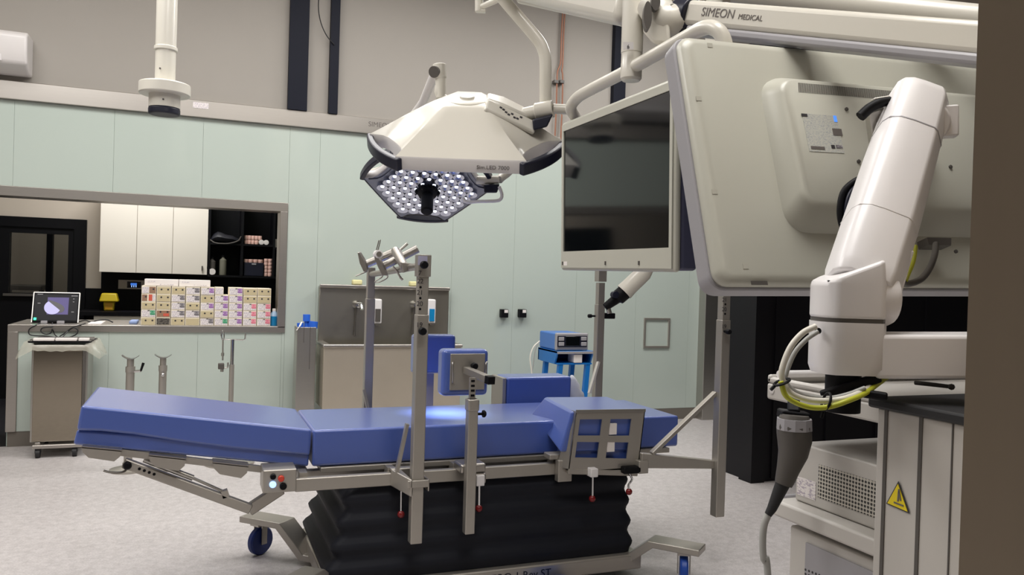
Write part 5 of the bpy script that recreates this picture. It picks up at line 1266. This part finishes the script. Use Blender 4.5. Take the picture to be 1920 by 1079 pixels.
obj('gap_ring', MB().loft(rblock(zt_-.001, zm_+.001, .97)), M_dgrey, t, sharp=50)
up_r = rblock(zm_, zu)
top = [lerp(V((blk.x, blk.y, p.z)), p, .93)+Z*.017*(1+(p-V((blk.x, blk.y, p.z))).dot(axr)/rb_)+Z*.004 for p in up_r[1]]
obj('swivel_head', MB().loft([up_r[0], up_r[1], top]), M_arm, t, bev=.010, seg=4, sharp=50)
h0 = at(1660, 664, d=dA)
obj('extension_beam', MB().bar(at(1625, 665, d=dA), at(1850, 666, d=dA-.02), .088, (80/1500)*dA), M_arm, t, bev=.006, seg=3)
p_ = at(1534, 621, d=dA-rb_*.75); obj('plug', MB().lathe(p_, p_*-1+CAM, [(.0048, -.01), (.0048, .003), (0, .003)], 12), M_black, t)
# hinge disc at the right of the head
hp = at(1658, 560, d=dA+.0)
obj('hinge', MB().lathe(hp-axr*.03, axr, [(.040, 0), (.042, .01), (.042, .032), (.038, .04), (0, .041)], 28), M_arm, t, bev=.002)
# upper link: wide profiled bar from the hinge up to the head
l0, l1 = at(1612, 508, d=dA), at(1722, 170, d=dA+.155)
def linkring(c, wl, wr_, dp, rnd=.6):
    ld = (l1-l0).normalized(); sx = (axr-ld*axr.dot(ld)).normalized(); sd = ld.cross(sx).normalized()
    if sd.dot(FW) < 0: sd = -sd
    pr = [(-wl, dp), (-wl, -dp*.25), (-wl*.85, -dp*.7), (-wl*.5, -dp*.95), (0, -dp), (wr_*.55, -dp*.98), (wr_*.68, -dp*.85), (wr_, -dp*.1), (wr_, dp)]
    return [c+sx*x_+sd*y_ for x_, y_ in pr]
k_ = dA/1500
rings = [linkring(lerp(l0, l1, f_), wl*k_, wr_*k_, dp) for f_, wl, wr_, dp in ((-.06, 48, 78, .03), (.0, 52, 80, .036), (.3, 52, 80, .038), (.6, 52, 76, .037), (.72, 51, 74, .037), (.95, 50, 68, .035), (1.0, 46, 62, .028))]
obj('upper_link', MB().loft(rings), M_arm, t, bev=.004, sharp=40)
sm = [linkring(lerp(l0, l1, f_), wl*k_, wr_*k_, dp) for f_, wl, wr_, dp in ((.735, 51.5, 74.5, .0375), (.74, 51.5, 74.5, .0375))]
obj('link_seam', MB().loft(sm), M_greyp, t)
sm = [linkring(lerp(l0, l1, f_), wl*k_, wr_*k_, dp) for f_, wl, wr_, dp in ((.25, 52.4, 80.4, .0382), (.253, 52.4, 80.4, .0382))]
obj('link_seam', MB().loft(sm), M_grey, t)
# side plate running down to the hinge
pl_ = [at(u, v, d=dA+.005) for u, v in ((1668, 470), (1716, 470), (1690, 560), (1682, 582), (1674, 580), (1668, 540), (1655, 510))]
obj('side_cheek', MB().prism(pl_, axd*.02), M_arm, t, bev=.003)
p_ = at(1678, 520, d=dA-.004); obj('pivot_cap', MB().loft([[p_+axr*.003*cos(s)*k_*1500/1.22+Z*.009*sin(s)-axd*h for s in [2*pi*i/18 for i in range(18)]] for h in (-.008, .001)]), M_dgrey, t)
p_ = at(1768, 183, d=dA+.13); obj('pivot_cap', MB().lathe(p_-axr*.012, axr, [(.010, -.02), (.010, .002), (0, .002)], 16), M_dgrey, t)
# wrist between link and monitor
w0 = at(1740, 230, d=dA+.12); w1 = bq(vx, vy, .078)
obj('wrist', MB().tube([w0, w1], .035, 20).bar(at(1776, 200, d=dA+.13), at(1776, 258, d=dA+.13), .03, .03), M_arm, t, bev=.003)
obj('grip_handle', MB().tube(spl([at(u, v, d=dA+.14) for u, v in ((1676, 190), (1655, 192), (1632, 202), (1613, 219))], 5), [.008]*6+[.009]*10, 10), M_black, t)
obj('grip_bracket', MB().bar(at(1636, 192, d=dA+.16), at(1672, 186, d=dA+.16), .02, .012).bar(at(1640, 205, d=dA+.17), at(1652, 290, d=dA+.2), .03, .02, up=V(axd)), M_steel, t, bev=.002)
def tcable(nm, pix, d, r, m, lab, grp=None): return tag(obj(nm, MB().tube(spl([at(u, v, d=dd[0] if dd else d) for u, v, *dd in pix]), r, 10), m), lab, 'cable', grp)
tcable('arm_cable', [(1650, 328), (1628, 330), (1600, 343), (1582, 362), (1576, 395), (1581, 425), (1596, 446)], dA+.16, .0065, M_black, 'thick black cable curving out left of the white arm')
tcable('arm_cable', [(1644, 336), (1618, 343), (1597, 360), (1588, 388), (1590, 415), (1602, 438)], dA+.15, .0045, M_navy, 'thinner black cable inside the curve left of the white arm')
tcable('arm_cable', [(1755, 458, 1.44), (1752, 480, 1.40), (1742, 505, 1.36), (1725, 525, 1.32), (1700, 533, 1.28), (1690, 528, 1.26)], 1.4, .0055, M_dgrey, 'dark cable hanging from the recess in the back monitor')
tcable('arm_cable', [(1716, 462, 1.33), (1712, 490, 1.31), (1702, 515, 1.29), (1697, 528, 1.27)], 1.3, .004, M_cabley, 'yellow green earth cable beside the arm hinge')

# ================================================================== ENDOSCOPY CART
xc = 1.0
zs1 = at(1437, 748, x=xc).z; 
t = thing('endoscopy_cart', 'pale grey equipment cart with shelves and dark topped column', 'cart', (1.25, 1.0, 0))
yfar = at(1437, 748, x=xc).y; ynear = .62
zst = zs1+.042
obj('top_shelf', MB().box(xc, xc+.6, ynear+.2, yfar, zs1, zst-.012).box(xc, xc+.012, ynear+.2, yfar, zst-.012, zst).box(xc, xc+.6, yfar-.012, yfar, zst-.012, zst+.004), M_cart, t, bev=.004)
obj('shelf_end_cap', MB().box(xc+.02, xc+.6, yfar, yfar+.02, zs1+.004, zst), M_greyp, t, bev=.006)
obj('shelf_rail', MB().tube([V((xc+.01, yfar-.02, zst+.006)), V((xc+.6, yfar-.02, zst+.006))], .007, 10), M_arm, t)
p_ = at(1447, 733, x=xc-.001); obj('screw_cover', MB().lathe((xc, p_.y, p_.z), -X, [(.006, 0), (.006, .0015), (.004, .002), (0, .002)], 16), M_grey, t)
# column
ya = at(1641, 800, x=xc-.015).y; yz_ = at(1662, 800, x=xc-.015).y
def ycol(u, v=900): return at(u, v, x=xc-.015).y
ztop_c = at(1645, 765, x=xc-.015).z; 
y_a, y_b, y_c, y_d, y_e = ycol(1641), ycol(1660), ycol(1722), ycol(1783), ycol(1840)
obj('column', MB().box(xc-.015, xc+.3, y_e, y_a, .12, ztop_c), M_cart, t, bev=.003)
obj('column_top', MB().box(xc-.024, xc+.3, y_e-.03, y_a+.012, ztop_c, ztop_c+.016), M_rubber, t, bev=.004)
gr = MB()
for u in (1658.5, 1724): yy = ycol(u); gr.box(xc-.0165, xc-.0148, yy-.003, yy+.003, .12, ztop_c)
yy = ycol(1784); gr.box(xc-.0165, xc-.0148, yy-.001, yy+.001, .12, ztop_c)
obj('column_groove', gr, M_dgrey, t)
tri = [at(u, v, x=xc-.0165) for u, v in ((1685, 903), (1662, 945), (1706, 964))]
wt_ = obj('warning_sign', MB().prism(tri, -X*.0008), M_ink, t)
cen_ = (tri[0]+tri[1]+tri[2])/3
obj('warning_face', MB().prism([cen_+(p-cen_)*.86-X*.0009 for p in tri], -X*.0006), M_warn, wt_)
obj('warning_pictogram', MB().prism([at(u, v, x=xc-.0183) for u, v in ((1684, 918), (1687, 918), (1685, 941), (1682, 941))], -X*.0004).prism([at(u, v, x=xc-.0183) for u, v in ((1676, 941), (1694, 948), (1694, 951), (1676, 944))], -X*.0004).prism([at(u, v, x=xc-.0183) for u, v in ((1687, 921), (1690, 940), (1687.5, 940), (1685, 922))], -X*.0004), M_inkg, wt_)
# lower shelves
zl1 = at(1447, 966, x=xc).z; yl = at(1447, 966, x=xc).y
obj('lower_shelf', MB().box(xc, xc+.6, ynear+.2, yl, zl1, zl1+.03), M_cart, t, bev=.005)
obj('shelf_end_cap', MB().box(xc+.02, xc+.6, yl, yl+.016, zl1+.003, zl1+.032), M_greyp, t, bev=.005)
obj('back_panel', MB().box(xc+.3, xc+.6, ynear, yl-.1, .12, .3), M_cart, t)
obj('rear_column', MB().box(xc+.52, xc+.6, .9, yfar-.1, .12, zs1), M_cart, t)
obj('base', MB().box(xc-.02, xc+.62, ynear, yl+.05, .07, .12), M_cart, t, bev=.01)
for cx_ in (xc+.05, xc+.55):
    for cy_ in (ynear+.06, yl-.02): obj('caster', MB().lathe((cx_-.012, cy_, .035), X, [(0, 0), (.035, 0), (.035, .024), (0, .024)], 18).box(cx_-.016, cx_+.016, cy_-.014, cy_+.014, .035, .071), M_rubber, t)
# device on the lower shelf
zdv = zl1+.0305
t = thing('video_processor', 'grey box device with a perforated side on the lower cart shelf', 'device', (xc+.25, 1.15, zdv))
xd = xc+.035; yd1 = at(1492, 880, x=xd).y; zd1 = at(1524, 838, x=xd).z
yn_ = y_a+.005
obj('case', MB().box(xd, xc+.5, yn_, yd1, zdv, zd1), M_cart, t, bev=.004)
yv0 = at(1535, 900, x=xd).y
obj('grille', MB().box(xd-.0008, xd+.002, yn_+.003, yv0, zdv+.02, zd1-.028), M_vent, t)
obj('type_label', MB().box(xd-.0008, xd+.002, yv0+.006, yd1-.006, zdv+.012, zdv+.045), M_lab, t)
# lower device hung under the shelf
t = thing('power_unit', 'dark fronted grey unit on the bottom of the cart', 'device', (xc+.25, 1.1, .12))
yq = at(1480, 1030, x=xc+.02).y
obj('case', MB().box(xc+.02, xc+.5, .7, yq, .1205, zl1-.012), M_cart, t, bev=.004)
obj('side_panel', MB().box(xc+.016, xc+.021, .75, yq-.045, .16, zl1-.03), M_greyp, t)
b = MB()
for i in range(3):
    for j in range(5): p_ = at(1510+6.5*j, 1069+8*i+2.6*j, x=xc+.0155); b.lathe((xc+.0165, p_.y, p_.z), -X, [(.0022, 0), (.0022, .001), (0, .001)], 8)
obj('vent_holes', b, M_ink, t)
# plug hanging from the shelf
t = thing('camera_plug', 'dark grey cable plug hanging under the front of the cart shelf', 'plug', at(1470, 900, d=1.38))
dP = 1.37
obj('holder', MB().bar(at(1461, 775, d=dP+.01), at(1514, 781, d=dP+.01), .03, .014).bar(at(1488, 752, d=dP+.03), at(1488, 780, d=dP+.01), .02, .03), M_black, t, bev=.003)
ax_ = [(1490, 778, 25), (1489, 790, 30), (1489, 800, 31.5), (1489, 812, 31.5), (1490, 828, 31), (1487, 852, 27), (1478, 880, 21), (1471, 903, 17.5), (1469, 909, 16)]
obj('plug_body', MB().tube([at(u, v, d=dP) for u, v, r in ax_], [r*dP/1500 for u, v, r in ax_], 22), M_dgrey, t, sharp=60)
obj('plug_collar', MB().tube([at(1489.5, 785, d=dP), at(1489, 806, d=dP)], [32*dP/1500, 33*dP/1500], 10), M_greyp, t, sharp=20)
ax_ = [(1469, 905, 14), (1458, 930, 11.5), (1447, 955, 9), (1440, 966, 7)]
obj('strain_relief', MB().tube([at(u, v, d=dP) for u, v, r in ax_], [r*dP/1500 for u, v, r in ax_], 14), M_rubber, t)
obj('cord', MB().tube(spl([at(u, v, d=dP) for u, v in ((1442, 962), (1433, 985), (1430, 1015), (1432, 1050), (1440, 1085))]+[V((at(1440, 1085, d=dP).x+.02, at(1440, 1085, d=dP).y-.02, .35)), V((at(1440, 1085, d=dP).x+.05, at(1440, 1085, d=dP).y-.01, .012))]), 6.5*dP/1500, 12), M_cableg, t)
# cable loop round the arm base
grp = 'cables looping below the arm base'
tcable('loop_cable', [(1530, 612), (1505, 625), (1482, 652), (1467, 690), (1467, 712), (1482, 737), (1515, 750), (1555, 752), (1590, 746), (1620, 733, 1.17), (1648, 714, 1.22), (1686, 690, 1.29)], 1.14, .0043, M_cablew, 'white cable looping from the arm base over the cart', grp)
tcable('loop_cable', [(1534, 622), (1512, 637), (1490, 662), (1475, 698), (1473, 715), (1488, 733), (1518, 744), (1556, 747), (1590, 740), (1622, 728)], 1.16, .0034, M_cableg, 'grey cable just inside the white cable loop', grp)
tcable('loop_cable', [(1464, 716), (1473, 742), (1495, 757), (1525, 765), (1556, 763), (1590, 752), (1622, 738, 1.16), (1652, 716, 1.21), (1690, 690, 1.28)], 1.13, .0038, M_cabley, 'yellow green earth cable along the bottom of the loop', grp)
for (u, v, lab) in ((1463, 720, 'black cable tie at the left bend of the loop'), (1546, 757, 'black cable tie at the bottom of the loop')):
    c_ = at(u+3, v-3, d=1.14); s_ = V((.4, 0, 1)) if u > 1500 else V((1, 0, .35))
    tag(obj('cable_tie', MB().tube([c_+(s_.normalized()*cos(q)+FW*sin(q))*.0135 for q in [2*pi*i/14 for i in range(15)]], .002, 6).tube([c_+s_.normalized()*-.012, c_+s_.normalized()*-.02+Z*-.004], .0025, 6), M_black), lab, 'cable tie', 'black cable ties')
t = thing('arm_clamp', 'black clamp under the white arm base above the cart', 'clamp', at(1590, 730, d=dA))
ck = at(1585, 715, d=dA)
obj('clamp_stem', MB().tube([V((blk.x, blk.y, zlow+.002)), V((blk.x, blk.y, zst-.02))], .026, 18), M_black, t)
obj('clamp_lever', MB().bar(at(1600, 735, d=dA-.04), at(1664, 745, d=dA-.06), .014, .012).bar(at(1540, 742, d=dA-.03), at(1650, 708, d=dA-.03), .012, .014), M_black, t, bev=.003)
# tool lying on the top shelf
tag(obj('thin_tool', MB().tube([at(1716, 718, d=1.25), at(1786, 726, d=1.2)], [.0035, .003], 8).ball(at(1784, 726, d=1.2), .005, 8), M_dgrey), 'thin dark tool lying on the cart top beside the door post', 'tool')

# ================================================================== LIGHT
def area(name, loc, size, power, col=(1, .95, .88), rot=(0, 0, 0), sy=None, spread=180):
    l = bpy.data.lights.new(name, 'AREA'); l.shape = 'RECTANGLE'; l.size = size; l.size_y = sy or size; l.energy = power; l.color = col; l.spread = radians(spread)
    o = bpy.data.objects.new(name, l); COL.objects.link(o); o.location = loc; o.rotation_euler = rot; return o
LC = (1, .98, .955)
area('ceiling panel light', (-1.0, 4.2, CEIL-.05), 1.8, 60, LC, sy=1.2)
area('ceiling panel light', (1.2, 4.4, CEIL-.05), 1.8, 64, LC, sy=1.2)
area('ceiling panel light', (-1.6, 2.4, CEIL-.05), 1.8, 60, LC, sy=1.2)
area('ceiling panel light', (3.4, 4.6, CEIL-.05), 1.2, 66, LC, sy=.9)
area('ceiling panel light', (.72, .9, CEIL-.05), 1.6, 66, LC, sy=1.0)
area('anteroom light', (-.4, 7.1, 2.85), 1.0, 46, LC, sy=.5)
area('corridor light', (-1.2, 9.3, 2.85), .6, 10, LC, sy=.4)
sp = bpy.data.lights.new('lamp beam', 'SPOT'); sp.energy = 700; sp.color = (.92, .96, 1); sp.spot_size = radians(13); sp.spot_blend = .8; sp.shadow_soft_size = .12
so = bpy.data.objects.new('lamp beam', sp); COL.objects.link(so)
tgt = at(832, 776, z=zmt); so.location = c1 - w_*.08; so.rotation_euler = (tgt-so.location).to_track_quat('-Z', 'Y').to_euler()

w = bpy.data.worlds.new('room'); bpy.context.scene.world = w; w.use_nodes = True
w.node_tree.nodes['Background'].inputs[0].default_value = (.9, .9, 1, 1); w.node_tree.nodes['Background'].inputs[1].default_value = .02

# ================================================================== CAMERA
cd = bpy.data.cameras.new('camera'); co = bpy.data.objects.new('camera', cd); COL.objects.link(co)
cd.sensor_fit = 'HORIZONTAL'; cd.sensor_width = 36; cd.lens = 36*F/1920; cd.clip_start = .05
from mathutils import Matrix
co.matrix_world = Matrix(((CX.x, CY.x, -FW.x, CAM.x), (CX.y, CY.y, -FW.y, CAM.y), (CX.z, CY.z, -FW.z, CAM.z), (0, 0, 0, 1)))
sc_ = bpy.context.scene; sc_.camera = co
sc_.view_settings.view_transform = 'Standard'; sc_.view_settings.look = 'None'; sc_.view_settings.gamma = 1; sc_.view_settings.exposure = -0.08
sc_.view_settings.use_curve_mapping = False
